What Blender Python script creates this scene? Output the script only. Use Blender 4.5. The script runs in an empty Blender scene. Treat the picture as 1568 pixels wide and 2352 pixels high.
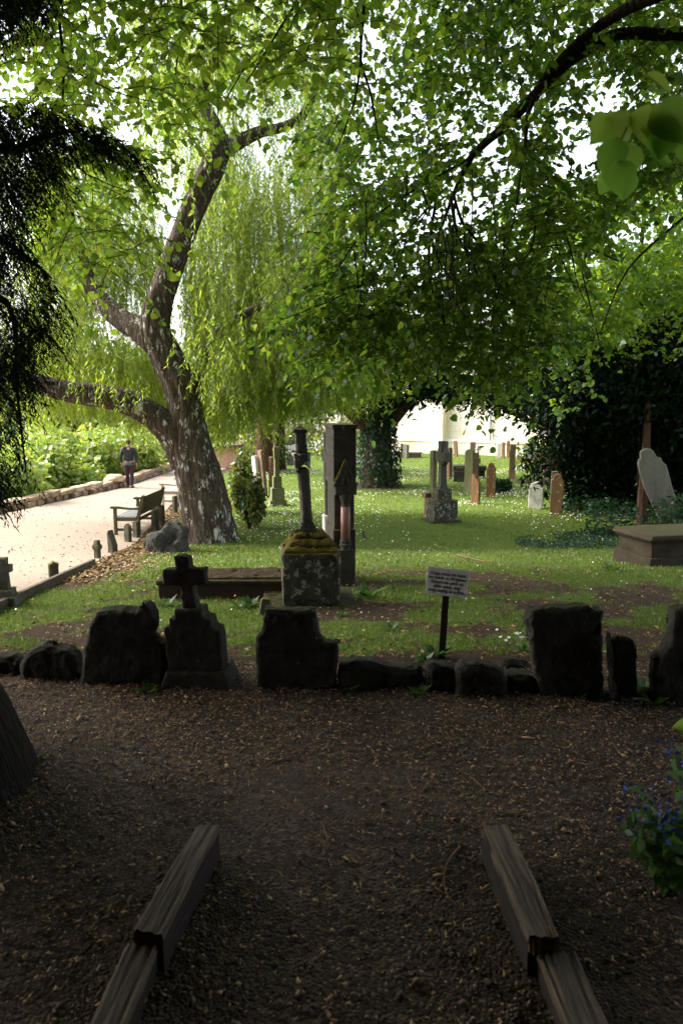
import bpy, bmesh, math, random
import numpy as np
from mathutils import Vector, Matrix, noise as mnoise
R = math.radians
random.seed(7); rng = np.random.default_rng(7)
sc = bpy.context.scene
COL = sc.collection
# ------------------------------------------------------------------ camera model (photo measured on a 1568 x 2352 grid)
F = 1594.0; CX, CY = 784.0, 1176.0; HOR = 940.0; CAMZ = 1.75
TH = math.atan((CY - HOR) / F); CT, ST = math.cos(TH), math.sin(TH)

def terr(x, y):
    """height of the ground; numpy friendly"""
    x = np.asarray(x, float); y = np.asarray(y, float)
    t = np.clip((y - 4.75) / 9.7, 0, 1)
    z = -1.1 * t
    wl = wall_x(y)
    b = np.clip((wl - 1.2 - x) / 3.2, 0, 1) * np.clip((66 - y) / 5, 0, 1) * np.clip((y + 20) / 5, 0, 1)
    z = z * (1 - b) + b * (-2.7)
    z = z + np.clip((y - 95) / 100, 0, 1) * 5
    return z
def wall_x(y):
    y = np.asarray(y, float)
    return np.interp(y, [0, 12, 18.9, 25, 26.5, 33, 60, 95], [-12.0, -10.6, -9.4, -8.15, -8.05, -8.0, -9.5, -12])
def T(x, y): return float(terr(x, y))

def P(px, py, Y):
    """world point seen at photo pixel (px, py) and standing Y metres away"""
    px = np.asarray(px, float); py = np.asarray(py, float); Y = np.asarray(Y, float)
    u = (px - CX) / F; v = (CY - py) / F
    dy = CT + v * ST; t = Y / dy
    return np.stack([u * t, Y + 0 * u, CAMZ + (v * CT - ST) * t], -1)
def V(px, py, Y): return Vector(P(px, py, Y))
def G(px, py):
    """ground point under photo pixel"""
    Y = 1.6
    while Y < 140:
        p = P(px, py, Y)
        if p[2] <= terr(p[0], p[1]): break
        Y += 0.02
    p = P(px, py, Y)
    return Vector((p[0], p[1], T(p[0], p[1])))
def kpx(Y, z=0.0):      # metres per photo pixel at depth Y
    return (Y * CT - (z - CAMZ) * ST) / F

# ------------------------------------------------------------------ value noise (numpy)
_perm = rng.random((64, 64))
def vnoise(x, y):
    x = np.asarray(x, float); y = np.asarray(y, float)
    xi = np.floor(x).astype(int); yi = np.floor(y).astype(int); fx = x - xi; fy = y - yi
    fx = fx * fx * (3 - 2 * fx); fy = fy * fy * (3 - 2 * fy)
    g = lambda a, b: _perm[a % 64, b % 64]
    return (g(xi, yi) * (1 - fx) + g(xi + 1, yi) * fx) * (1 - fy) + (g(xi, yi + 1) * (1 - fx) + g(xi + 1, yi + 1) * fx) * fy
def fbm(x, y): return 0.5 * vnoise(x, y) + 0.3 * vnoise(2.1 * x + 7, 2.1 * y + 3) + 0.2 * vnoise(4.3 * x + 1, 4.3 * y + 9)

# ------------------------------------------------------------------ materials
class NT:
    def __init__(s, name):
        s.m = bpy.data.materials.new(name); s.m.use_nodes = True
        s.t = s.m.node_tree; s.t.nodes.clear(); s.o = s.n('ShaderNodeOutputMaterial')
    def n(s, typ, **kw):
        nd = s.t.nodes.new(typ)
        for k, v in kw.items():
            if k.startswith('i_'):
                nd.inputs[k[2:].replace('_', ' ')].default_value = v
            else: setattr(nd, k, v)
        return nd
    def l(s, a, b): s.t.links.new(a, b)
    def noise(s, vec, scale, detail=6, rough=.6):
        n = s.n('ShaderNodeTexNoise'); n.inputs['Scale'].default_value = scale
        n.inputs['Detail'].default_value = detail; n.inputs['Roughness'].default_value = rough
        if vec is not None: s.l(vec, n.inputs['Vector'])
        return n.outputs['Fac']
    def ramp(s, fac, stops):
        r = s.n('ShaderNodeValToRGB'); e = r.color_ramp.elements
        while len(e) < len(stops): e.new(.5)
        for k, (p, c) in enumerate(stops):
            e[k].position = p; e[k].color = (c[0], c[1], c[2], 1) if hasattr(c, '__len__') else (c, c, c, 1)
        s.l(fac, r.inputs['Fac']); return r.outputs['Color']
    def mix(s, fac, a, b, mode='MIX'):
        m = s.n('ShaderNodeMix', data_type='RGBA', blend_type=mode)
        for sock, v in ((m.inputs[0], fac), (m.inputs[6], a), (m.inputs[7], b)):
            if isinstance(v, (int, float)): sock.default_value = v
            elif isinstance(v, (tuple, list)): sock.default_value = (v[0], v[1], v[2], 1)
            else: s.l(v, sock)
        return m.outputs[2]
    def math(s, op, a, b=0.0, clamp=False):
        m = s.n('ShaderNodeMath', operation=op, use_clamp=clamp)
        for sock, v in ((m.inputs[0], a), (m.inputs[1], b)):
            if isinstance(v, (int, float)): sock.default_value = v
            else: s.l(v, sock)
        return m.outputs[0]
    def bsdf(s, col, rough=.85, bump=None, bstr=.5, bdist=.02, spec=.3, metal=0):
        p = s.n('ShaderNodeBsdfPrincipled'); p.inputs['Roughness'].default_value = rough
        p.inputs['Specular IOR Level'].default_value = spec; p.inputs['Metallic'].default_value = metal
        if isinstance(col, (tuple, list)): p.inputs['Base Color'].default_value = (*col[:3], 1)
        else: s.l(col, p.inputs['Base Color'])
        if bump is not None:
            b = s.n('ShaderNodeBump'); b.inputs['Strength'].default_value = bstr; b.inputs['Distance'].default_value = bdist
            s.l(bump, b.inputs['Height']); s.l(b.outputs['Normal'], p.inputs['Normal'])
        s.l(p.outputs[0], s.o.inputs['Surface']); return p

def stone(name, c1, c2, lichen=None, lth=.62, moss=None, mth=.55, scale=5.0, bstr=.6, streak=False, rough=.9):
    t = NT(name); tc = t.n('ShaderNodeTexCoord').outputs['Object']
    vec = tc
    if streak:
        mp = t.n('ShaderNodeMapping'); mp.inputs['Scale'].default_value = (1, 1, .25); t.l(tc, mp.inputs['Vector']); vec = mp.outputs[0]
    col = t.ramp(t.noise(vec, scale, 8, .65), [(.32, c2), (.66, c1)])
    fine = t.noise(tc, scale * 9, 4, .7)
    col = t.mix(.55, col, t.ramp(fine, [(.3, .35), (.7, 1.0)]), 'MULTIPLY')
    if lichen:
        off = t.n('ShaderNodeMapping'); off.inputs['Location'].default_value = (3.1, 7.7, 1.3); t.l(tc, off.inputs['Vector'])
        f = t.ramp(t.noise(off.outputs[0], scale * 1.9, 7, .7), [(lth, 0), (lth + .05, 1)])
        col = t.mix(f, col, lichen)
    if moss:
        g = t.n('ShaderNodeNewGeometry'); sx = t.n('ShaderNodeSeparateXYZ'); t.l(g.outputs['Normal'], sx.inputs[0])
        up = t.math('MULTIPLY', sx.outputs[2], .38)
        f = t.math('ADD', up, t.noise(tc, scale * 1.3, 6, .65))
        f = t.ramp(f, [(mth, 0), (mth + .1, 1)])
        col = t.mix(f, col, t.ramp(fine, [(.3, [c * .45 for c in moss]), (.7, moss)]))
    h = t.math('ADD', t.noise(tc, scale * 3, 8, .75), t.math('MULTIPLY', fine, .4))
    t.bsdf(col, rough, h, bstr, .02, .2); return t.m

def leafmat(name, cols, tcols, tfac=.45, gloss=.06, rough=.35):
    t = NT(name); g = t.n('ShaderNodeNewGeometry'); rnd = g.outputs['Random Per Island']
    n = len(cols); c = t.ramp(rnd, [(i / max(1, n - 1), cc) for i, cc in enumerate(cols)])
    m = len(tcols); c2 = t.ramp(rnd, [(i / max(1, m - 1), cc) for i, cc in enumerate(tcols)])
    d = t.n('ShaderNodeBsdfDiffuse'); t.l(c, d.inputs['Color'])
    tr = t.n('ShaderNodeBsdfTranslucent'); t.l(c2, tr.inputs['Color'])
    mx = t.n('ShaderNodeMixShader'); mx.inputs[0].default_value = tfac; t.l(d.outputs[0], mx.inputs[1]); t.l(tr.outputs[0], mx.inputs[2])
    gl = t.n('ShaderNodeBsdfGlossy'); gl.inputs['Roughness'].default_value = rough; gl.inputs['Color'].default_value = (.9, .95, 1, 1)
    m2 = t.n('ShaderNodeMixShader'); m2.inputs[0].default_value = gloss; t.l(mx.outputs[0], m2.inputs[1]); t.l(gl.outputs[0], m2.inputs[2])
    t.l(m2.outputs[0], t.o.inputs['Surface']); return t.m

def islandmat(name, cols, rough=.9, spec=.2):
    t = NT(name); g = t.n('ShaderNodeNewGeometry')
    n = len(cols); r = t.n('ShaderNodeValToRGB'); r.color_ramp.interpolation = 'CONSTANT'
    e = r.color_ramp.elements
    while len(e) < n: e.new(.5)
    for i, c in enumerate(cols): e[i].position = i / n; e[i].color = (*c, 1)
    t.l(g.outputs['Random Per Island'], r.inputs['Fac'])
    t.bsdf(r.outputs['Color'], rough, None, spec=spec); return t.m

def barkmat(name, c1, c2, lichen=None, lth=.6, scale=5, bstr=1.0):
    t = NT(name); tc = t.n('ShaderNodeTexCoord').outputs['Object']
    mp = t.n('ShaderNodeMapping'); mp.inputs['Scale'].default_value = (1, 1, .13); t.l(tc, mp.inputs['Vector'])
    n1 = t.noise(mp.outputs[0], scale * 2.2, 8, .7)
    vo = t.n('ShaderNodeTexVoronoi', feature='DISTANCE_TO_EDGE'); vo.inputs['Scale'].default_value = scale * 3.4
    wob = t.n('ShaderNodeMix', data_type='VECTOR'); wob.inputs[0].default_value = .22; nz = t.n('ShaderNodeTexNoise'); nz.inputs['Scale'].default_value = scale * .8; t.l(mp.outputs[0], nz.inputs['Vector'])
    t.l(mp.outputs[0], wob.inputs[4]); t.l(nz.outputs['Color'], wob.inputs[5]); t.l(wob.outputs[1], vo.inputs['Vector'])
    crack = t.ramp(vo.outputs['Distance'], [(.0, 0), (.22, 1)])
    n1 = t.math('MULTIPLY', t.math('ADD', n1, .35), t.math('ADD', t.math('MULTIPLY', crack, .34), .48))
    col = t.ramp(n1, [(.30, c2), (.68, c1)])
    if lichen:
        mp2 = t.n('ShaderNodeMapping'); mp2.inputs['Scale'].default_value = (1, 1, .55); t.l(tc, mp2.inputs['Vector'])
        f = t.math('MULTIPLY', t.ramp(t.noise(mp2.outputs[0], scale * 1.1, 8, .75), [(lth, 0), (lth + .03, 1)]), t.ramp(n1, [(.45, 0), (.58, 1)]))
        col = t.mix(f, col, lichen)
    t.bsdf(col, .92, n1, bstr, .05, .15); return t.m

def woodmat(name, c1, c2, scale=6, axis=(1, 12, 12), bstr=.5, rough=.8):
    t = NT(name); tc = t.n('ShaderNodeTexCoord').outputs['Object']
    mp = t.n('ShaderNodeMapping'); mp.inputs['Scale'].default_value = axis; t.l(tc, mp.inputs['Vector'])
    n1 = t.noise(mp.outputs[0], scale, 8, .65)
    col = t.ramp(n1, [(.35, c2), (.65, c1)])
    t.bsdf(col, rough, n1, bstr, .01, .25); return t.m

def plain(name, c, rough=.7, spec=.3, metal=0, var=.25, scale=12):
    t = NT(name); tc = t.n('ShaderNodeTexCoord').outputs['Object']
    n1 = t.noise(tc, scale, 5, .6)
    col = t.ramp(n1, [(.3, [x * (1 - var) for x in c]), (.7, c)])
    t.bsdf(col, rough, n1, .15, .01, spec, metal); return t.m

M = {}
M['grave_dark'] = stone('dark_weathered_stone', (.075, .068, .056), (.03, .028, .024), (.20, .19, .155), .655, (.05, .055, .02), .72, 6)
M['grave_grey'] = stone('grey_stone', (.20, .19, .165), (.09, .085, .07), (.42, .41, .36), .6, (.11, .10, .025), .70, 6)
M['mon_block'] = stone('mossy_monument_stone', (.115, .108, .078), (.03, .03, .022), (.30, .29, .23), .555, (.13, .10, .015), .70, 7)
M['moss'] = stone('orange_green_moss', (.20, .145, .014), (.045, .042, .009), None, .6, None, .5, 14, 1.0)
M['shaft'] = stone('grey_sandstone_shaft', (.15, .138, .115), (.06, .056, .047), (.42, .42, .38), .63, None, .6, 7, .7, True)
M['stele'] = stone('brown_grey_gothic_stone', (.095, .084, .068), (.042, .037, .03), (.28, .27, .23), .66, (.16, .14, .03), .82, 7)
M['collar'] = stone('lichen_blotched_stone', (.15, .138, .115), (.06, .056, .047), (.62, .62, .6), .52, None, .6, 4, .7)
M['pink'] = stone('polished_pink_granite', (.42, .22, .17), (.24, .12, .1), None, .6, None, .6, 60, .05, False, .3)
M['red'] = stone('red_sandstone', (.30, .15, .075), (.15, .085, .05), (.55, .45, .36), .57, (.2, .17, .05), .8, 6, .6, True)
M['orange'] = stone('orange_sandstone', (.33, .17, .075), (.17, .10, .055), (.5, .42, .33), .60, None, .8, 5, .6, True)
M['brown'] = stone('brown_sandstone', (.27, .18, .115), (.15, .10, .065), (.5, .45, .38), .66, None, .8, 6, .6, True)
M['pale'] = stone('pale_lichened_stone', (.72, .70, .66), (.52, .49, .45), (.75, .74, .7), .58, None, .8, 6, .5)
M['greenish'] = stone('green_algae_stone', (.26, .25, .14), (.15, .15, .07), (.4, .38, .3), .66, (.2, .17, .03), .8, 4, .5, True)
M['slab'] = stone('leaning_slab_stone', (.24, .225, .185), (.14, .13, .10), (.5, .5, .45), .7, None, .8, 3, .5, True)
M['tomb'] = stone('brown_tomb_stone', (.075, .058, .04), (.035, .028, .02), (.24, .22, .19), .70, (.06, .058, .016), .74, 4)
M['rock'] = stone('grey_rock', (.115, .105, .095), (.04, .037, .033), (.45, .45, .43), .66, (.06, .07, .02), .86, 4, 1.0)
M['rockdark'] = stone('dark_edging_rock', (.07, .062, .052), (.028, .026, .022), (.13, .12, .10), .70, (.05, .055, .02), .8, 6, 1.0)
M['mossy_post'] = stone('mossy_small_stone', (.155, .145, .10), (.07, .065, .045), (.36, .34, .27), .66, (.2, .16, .03), .74, 8)
M['willow_bark'] = barkmat('willow_bark', (.105, .078, .06), (.026, .019, .014), (.56, .54, .50), .55, 5, 1.0)
M['dark_bark'] = barkmat('dark_bark', (.06, .045, .035), (.025, .02, .016), None, .6, 6)
M['yew_bark'] = barkmat('yew_bark', (.11, .058, .04), (.04, .024, .018), None, .6, 5)
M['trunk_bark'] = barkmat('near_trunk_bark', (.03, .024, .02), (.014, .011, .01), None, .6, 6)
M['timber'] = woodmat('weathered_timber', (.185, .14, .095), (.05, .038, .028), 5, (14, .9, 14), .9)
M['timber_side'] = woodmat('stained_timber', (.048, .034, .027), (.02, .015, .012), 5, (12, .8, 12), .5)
M['bench'] = woodmat('bench_wood', (.14, .115, .068), (.06, .05, .03), 6, (12, 1, 12), .4)
M['bench_seat'] = woodmat('lit_bench_slats', (.42, .42, .42), (.26, .26, .26), 6, (12, 1, 12), .3)  # seat paler than the frame; light from above is put into the colour
M['bench_pale'] = woodmat('pale_bench_wood', (.5, .42, .34), (.34, .28, .22), 6, (12, 1, 12), .3)
M['kerb'] = woodmat('kerb_board', (.15, .12, .09), (.06, .05, .04), 5, (9, 1, 9), .5)
M['signpost'] = woodmat('dark_sign_post', (.035, .022, .018), (.015, .011, .01), 8, (10, 10, 1), .3)
def sign_mat():
    t = NT('white_sign_panel'); tc = t.n('ShaderNodeTexCoord').outputs['Object']
    n1 = t.noise(tc, 30, 5, .7); sx = t.n('ShaderNodeSeparateXYZ'); t.l(tc, sx.inputs[0])
    low = t.math('SUBTRACT', .62, t.math('MULTIPLY', sx.outputs[2], 1.0))
    f = t.ramp(t.math('ADD', t.noise(tc, 22, 4, .6), t.math('MULTIPLY', sx.outputs[2], -1.1)), [(.60, 0), (.74, .75)])
    col = t.mix(f, t.ramp(n1, [(.3, (.84, .84, .82)), (.7, (.9, .9, .88))]), (.30, .27, .17))
    t.bsdf(col, .5, None, spec=.3); return t.m
M['sign'] = sign_mat()
M['ink'] = plain('black_lettering', (.012, .012, .012), .6, .2)
M['bolt'] = plain('rusty_bolt', (.05, .03, .02), .6, .3, .5)
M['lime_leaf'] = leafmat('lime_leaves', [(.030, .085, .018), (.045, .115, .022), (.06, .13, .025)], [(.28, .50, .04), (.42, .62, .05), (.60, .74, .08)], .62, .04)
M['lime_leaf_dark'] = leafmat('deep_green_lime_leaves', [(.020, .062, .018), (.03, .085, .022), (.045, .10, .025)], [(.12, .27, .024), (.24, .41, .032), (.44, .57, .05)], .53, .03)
M['maple_leaf'] = leafmat('yellow_green_leaves', [(.045, .10, .015), (.07, .14, .018), (.10, .16, .02)], [(.22, .38, .02), (.33, .5, .03), (.45, .58, .04)], .5, .05)
M['willow_leaf'] = leafmat('willow_leaves', [(.06, .11, .022), (.085, .14, .028), (.12, .16, .03)], [(.27, .44, .03), (.42, .57, .04), (.62, .68, .07)], .6, .04)
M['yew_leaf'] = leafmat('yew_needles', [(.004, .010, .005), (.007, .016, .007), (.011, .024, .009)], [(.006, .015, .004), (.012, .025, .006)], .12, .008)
M['ivy_leaf'] = leafmat('ivy_leaves', [(.012, .032, .013), (.018, .048, .018), (.03, .068, .028)], [(.03, .09, .02), (.06, .14, .02)], .25, .03, .45)
M['bush_leaf'] = leafmat('bright_bush_leaves', [(.20, .31, .07), (.27, .37, .09), (.34, .40, .12), (.44, .43, .13)], [(.3, .45, .05), (.5, .58, .08)], .4, .05)
M['shrub_leaf'] = leafmat('dark_shrub_leaves', [(.03, .075, .018), (.045, .10, .02), (.06, .11, .02), (.25, .17, .01)], [(.1, .2, .02), (.18, .28, .02), (.5, .35, .02)], .35, .06)
M['far_leaf'] = leafmat('pale_far_leaves', [(.11, .17, .07), (.15, .22, .09), (.22, .28, .12)], [(.25, .38, .12), (.35, .48, .16)], .35, .03)  # brightness of the far bank is put into these pale leaf colours
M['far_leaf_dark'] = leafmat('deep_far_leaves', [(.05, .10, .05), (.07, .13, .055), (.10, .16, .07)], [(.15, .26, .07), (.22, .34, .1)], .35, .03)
M['grass'] = leafmat('grass_blades', [(.04, .08, .012), (.068, .118, .016), (.105, .15, .024), (.18, .17, .05)], [(.15, .26, .02), (.28, .38, .04)], .38, .03)
M['weed'] = leafmat('weed_leaves', [(.045, .11, .03), (.065, .14, .035), (.10, .17, .05)], [(.10, .24, .03), (.17, .32, .04)], .35, .03)
M['near_leaf'] = leafmat('broad_near_leaves', [(.10, .22, .05), (.14, .30, .06), (.22, .36, .07)], [(.30, .62, .08), (.45, .74, .10), (.65, .80, .12)], .55, .05)
M['daisy'] = islandmat('daisy_petals', [(.75, .75, .72), (.7, .7, .66), (.8, .8, .78), (.65, .55, .12)], .8)
M['bluepetal'] = islandmat('blue_petals', [(.045, .11, .46), (.07, .16, .55), (.04, .09, .40)], .6)
M['litter'] = islandmat('leaf_litter', [(.24, .135, .05), (.15, .085, .04), (.34, .22, .09), (.09, .052, .03), (.42, .31, .15), (.18, .11, .06)], .85)
M['pathlitter'] = islandmat('path_flecks', [(.26, .155, .10), (.18, .11, .075), (.33, .26, .21), (.31, .20, .09), (.40, .34, .29), (.155, .10, .07)], .85)
M['chips'] = islandmat('gravel_chips', [(.15, .10, .058), (.075, .05, .031), (.24, .155, .08), (.05, .036, .025), (.13, .10, .075), (.40, .25, .12), (.2, .16, .12), (.065, .043, .028), (.11, .075, .045), (.48, .33, .18), (.06, .044, .033), (.085, .06, .038)], .75, .35)
M['twig'] = plain('dry_twig', (.22, .14, .075), .85, .2, 0, .5, 30)
M['stem'] = plain('green_stem', (.20, .26, .08), .7, .2)
M['strand'] = plain('willow_strand_bark', (.22, .2, .06), .8, .2)
M['skin'] = plain('skin', (.50, .29, .2), .6, .3, 0, .1)
M['hair'] = plain('brown_hair', (.055, .035, .022), .7, .3, 0, .4, 40)
M['jacket'] = plain('black_leather_jacket', (.016, .019, .026), .45, .4, 0, .3, 14)
M['shirt'] = plain('grey_shirt_hem', (.12, .13, .16), .8, .2)
M['trousers'] = plain('plum_trousers', (.065, .035, .05), .85, .2, 0, .3, 20)
M['shoe'] = plain('black_shoes', (.015, .015, .018), .5, .4)
M['feather'] = plain('black_feathers', (.012, .011, .012), .5, .4)
M['beak'] = plain('orange_beak', (.5, .25, .03), .5, .3)
M['down'] = plain('white_seed_down', (.7, .7, .68), .9, .1)
M['slate'] = plain('grey_slate', (.12, .12, .13), .7, .3, 0, .4, 3)
M['lead'] = plain('grey_lead_pipe', (.35, .36, .38), .6, .3)
M['boatblue'] = plain('pale_boat_hull', (.62, .66, .7), .4, .4)
M['boatglass'] = plain('boat_window', (.08, .12, .16), .2, .6)
M['hutwall'] = plain('pinkish_hut_wall', (.55, .33, .25), .85, .2)
M['hutroof'] = plain('dark_hut_roof', (.10, .06, .05), .85, .2)
M['cutwood'] = plain('fresh_splintered_wood', (.24, .145, .07), .8, .2, 0, .6, 30)
M['brick'] = None
def church_mat():
    t = NT('pale_ashlar'); tc = t.n('ShaderNodeTexCoord').outputs['Object']
    mp = t.n('ShaderNodeMapping'); mp.inputs['Rotation'].default_value = (R(90), 0, 0); t.l(tc, mp.inputs['Vector'])
    b = t.n('ShaderNodeTexBrick'); b.inputs['Scale'].default_value = 1.0; b.inputs['Brick Width'].default_value = .8
    b.inputs['Row Height'].default_value = .36; b.inputs['Mortar Size'].default_value = .012
    b.inputs['Color1'].default_value = (.78, .72, .60, 1); b.inputs['Color2'].default_value = (.84, .78, .67, 1); b.inputs['Mortar'].default_value = (.62, .56, .47, 1)
    t.l(mp.outputs[0], b.inputs['Vector'])
    f = t.ramp(t.noise(tc, .7, 6, .65), [(.45, 0), (.68, 1)])
    col = t.mix(f, b.outputs['Color'], (.74, .58, .38))
    t.bsdf(col, .9, t.noise(tc, 6, 5), .3, .02, .15); return t.m
M['church'] = church_mat()
def brick_mat():
    t = NT('dark_brick'); tc = t.n('ShaderNodeTexCoord').outputs['Object']
    mp = t.n('ShaderNodeMapping'); mp.inputs['Rotation'].default_value = (R(90), 0, 0); t.l(tc, mp.inputs['Vector'])
    b = t.n('ShaderNodeTexBrick'); b.inputs['Scale'].default_value = 1.0; b.inputs['Brick Width'].default_value = .24
    b.inputs['Row Height'].default_value = .08; b.inputs['Mortar Size'].default_value = .006
    b.inputs['Color1'].default_value = (.10, .05, .04, 1); b.inputs['Color2'].default_value = (.065, .045, .04, 1); b.inputs['Mortar'].default_value = (.05, .045, .04, 1)
    t.l(mp.outputs[0], b.inputs['Vector']); t.bsdf(b.outputs['Color'], .9, t.noise(tc, 20, 4), .4, .01, .15); return t.m
M['brick'] = brick_mat()
def wall_mat():
    t = NT('river_wall_stone'); g = t.n('ShaderNodeNewGeometry'); tc = t.n('ShaderNodeTexCoord').outputs['Object']
    c = t.ramp(g.outputs['Random Per Island'], [(0, (.44, .31, .20)), (.35, (.55, .42, .30)), (.7, (.38, .27, .19)), (1, (.62, .52, .40))])
    n1 = t.noise(tc, 9, 7, .7); c = t.mix(.5, c, t.ramp(n1, [(.3, .45), (.7, 1.0)]), 'MULTIPLY')
    t.bsdf(c, .9, n1, .7, .03, .15); return t.m
M['wall'] = wall_mat()
def water_mat():
    t = NT('river_water'); tc = t.n('ShaderNodeTexCoord').outputs['Object']
    t.bsdf((.05, .065, .05), .12, t.noise(tc, .8, 4), .12, .2, .5); return t.m
M['water'] = water_mat()
def ground_mat():
    t = NT('churchyard_ground'); a = t.n('ShaderNodeAttribute', attribute_name='lawn')
    ps = t.n('ShaderNodeNewGeometry').outputs['Position']
    big = t.noise(ps, .9, 6, .6); fine = t.noise(ps, 22, 6, .75); fine2 = t.noise(ps, 70, 4, .7)
    gr = t.ramp(fine, [(.3, (.045, .075, .012)), (.5, (.085, .135, .02)), (.72, (.17, .21, .04))])
    gr = t.mix(t.ramp(big, [(.4, 0), (.7, .5)]), gr, (.15, .19, .035))
    ea = t.ramp(fine2, [(.3, (.026, .018, .012)), (.5, (.06, .041, .025)), (.72, (.14, .092, .05))])
    ea = t.mix(t.ramp(fine, [(.42, 0), (.62, .6)]), ea, (.075, .05, .028))
    f = t.math('ADD', a.outputs['Fac'], t.math('MULTIPLY', t.math('SUBTRACT', fine, .5), 1.6))
    f = t.ramp(f, [(.35, 0), (.65, 1)])
    t.bsdf(t.mix(f, ea, gr), .95, fine2, .8, .03, .12); return t.m
M['ground'] = ground_mat()
def gravel_mat():
    t = NT('dark_gravel'); ps = t.n('ShaderNodeNewGeometry').outputs['Position']
    v = t.n('ShaderNodeTexVoronoi'); v.inputs['Scale'].default_value = 75; t.l(ps, v.inputs['Vector'])
    c = t.ramp(t.noise(v.outputs['Position'], 37, 2), [(.3, (.032, .021, .013)), (.5, (.078, .052, .032)), (.62, (.13, .088, .052)), (.75, (.22, .145, .08))])
    c = t.mix(t.ramp(t.noise(ps, 2.2, 6, .65), [(.4, 0), (.65, .7)]), c, (.040, .026, .017))
    t.bsdf(c, .85, t.math('SUBTRACT', 1.0, v.outputs['Distance']), .8, .012, .25); return t.m
M['gravel'] = gravel_mat()
def path_mat():
    t = NT('pale_river_path'); ps = t.n('ShaderNodeNewGeometry').outputs['Position']
    c = t.ramp(t.noise(ps, 34, 6, .75), [(.3, (.20, .14, .105)), (.5, (.30, .235, .185)), (.7, (.37, .31, .26))])
    c = t.mix(t.ramp(t.noise(ps, .8, 5, .6), [(.4, 0), (.7, .45)]), c, (.32, .245, .19))
    t.bsdf(c, .95, t.noise(ps, 60, 4), .5, .01, .15); return t.m
M['path'] = path_mat()

# ------------------------------------------------------------------ objects, tags
def link(name, mesh, mat=None, parent=None, loc=(0, 0, 0), rz=0.0, rot=None):
    o = bpy.data.objects.new(name, mesh); COL.objects.link(o)
    if mesh is not None and mat is not None: mesh.materials.append(mat)
    o.location = loc; o.rotation_euler = rot if rot else (0, 0, rz)
    if parent is not None: o.parent = parent
    return o
def tag(o, label=None, cat=None, group=None, kind=None):
    if label: o['label'] = label
    if cat: o['category'] = cat
    if group: o['group'] = group
    if kind: o['kind'] = kind
    return o
def thing(name, label, cat, loc=(0, 0, 0), rz=0, group=None, rot=None):
    return tag(link(name, None, None, None, loc, rz, rot), label, cat, group)

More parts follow.
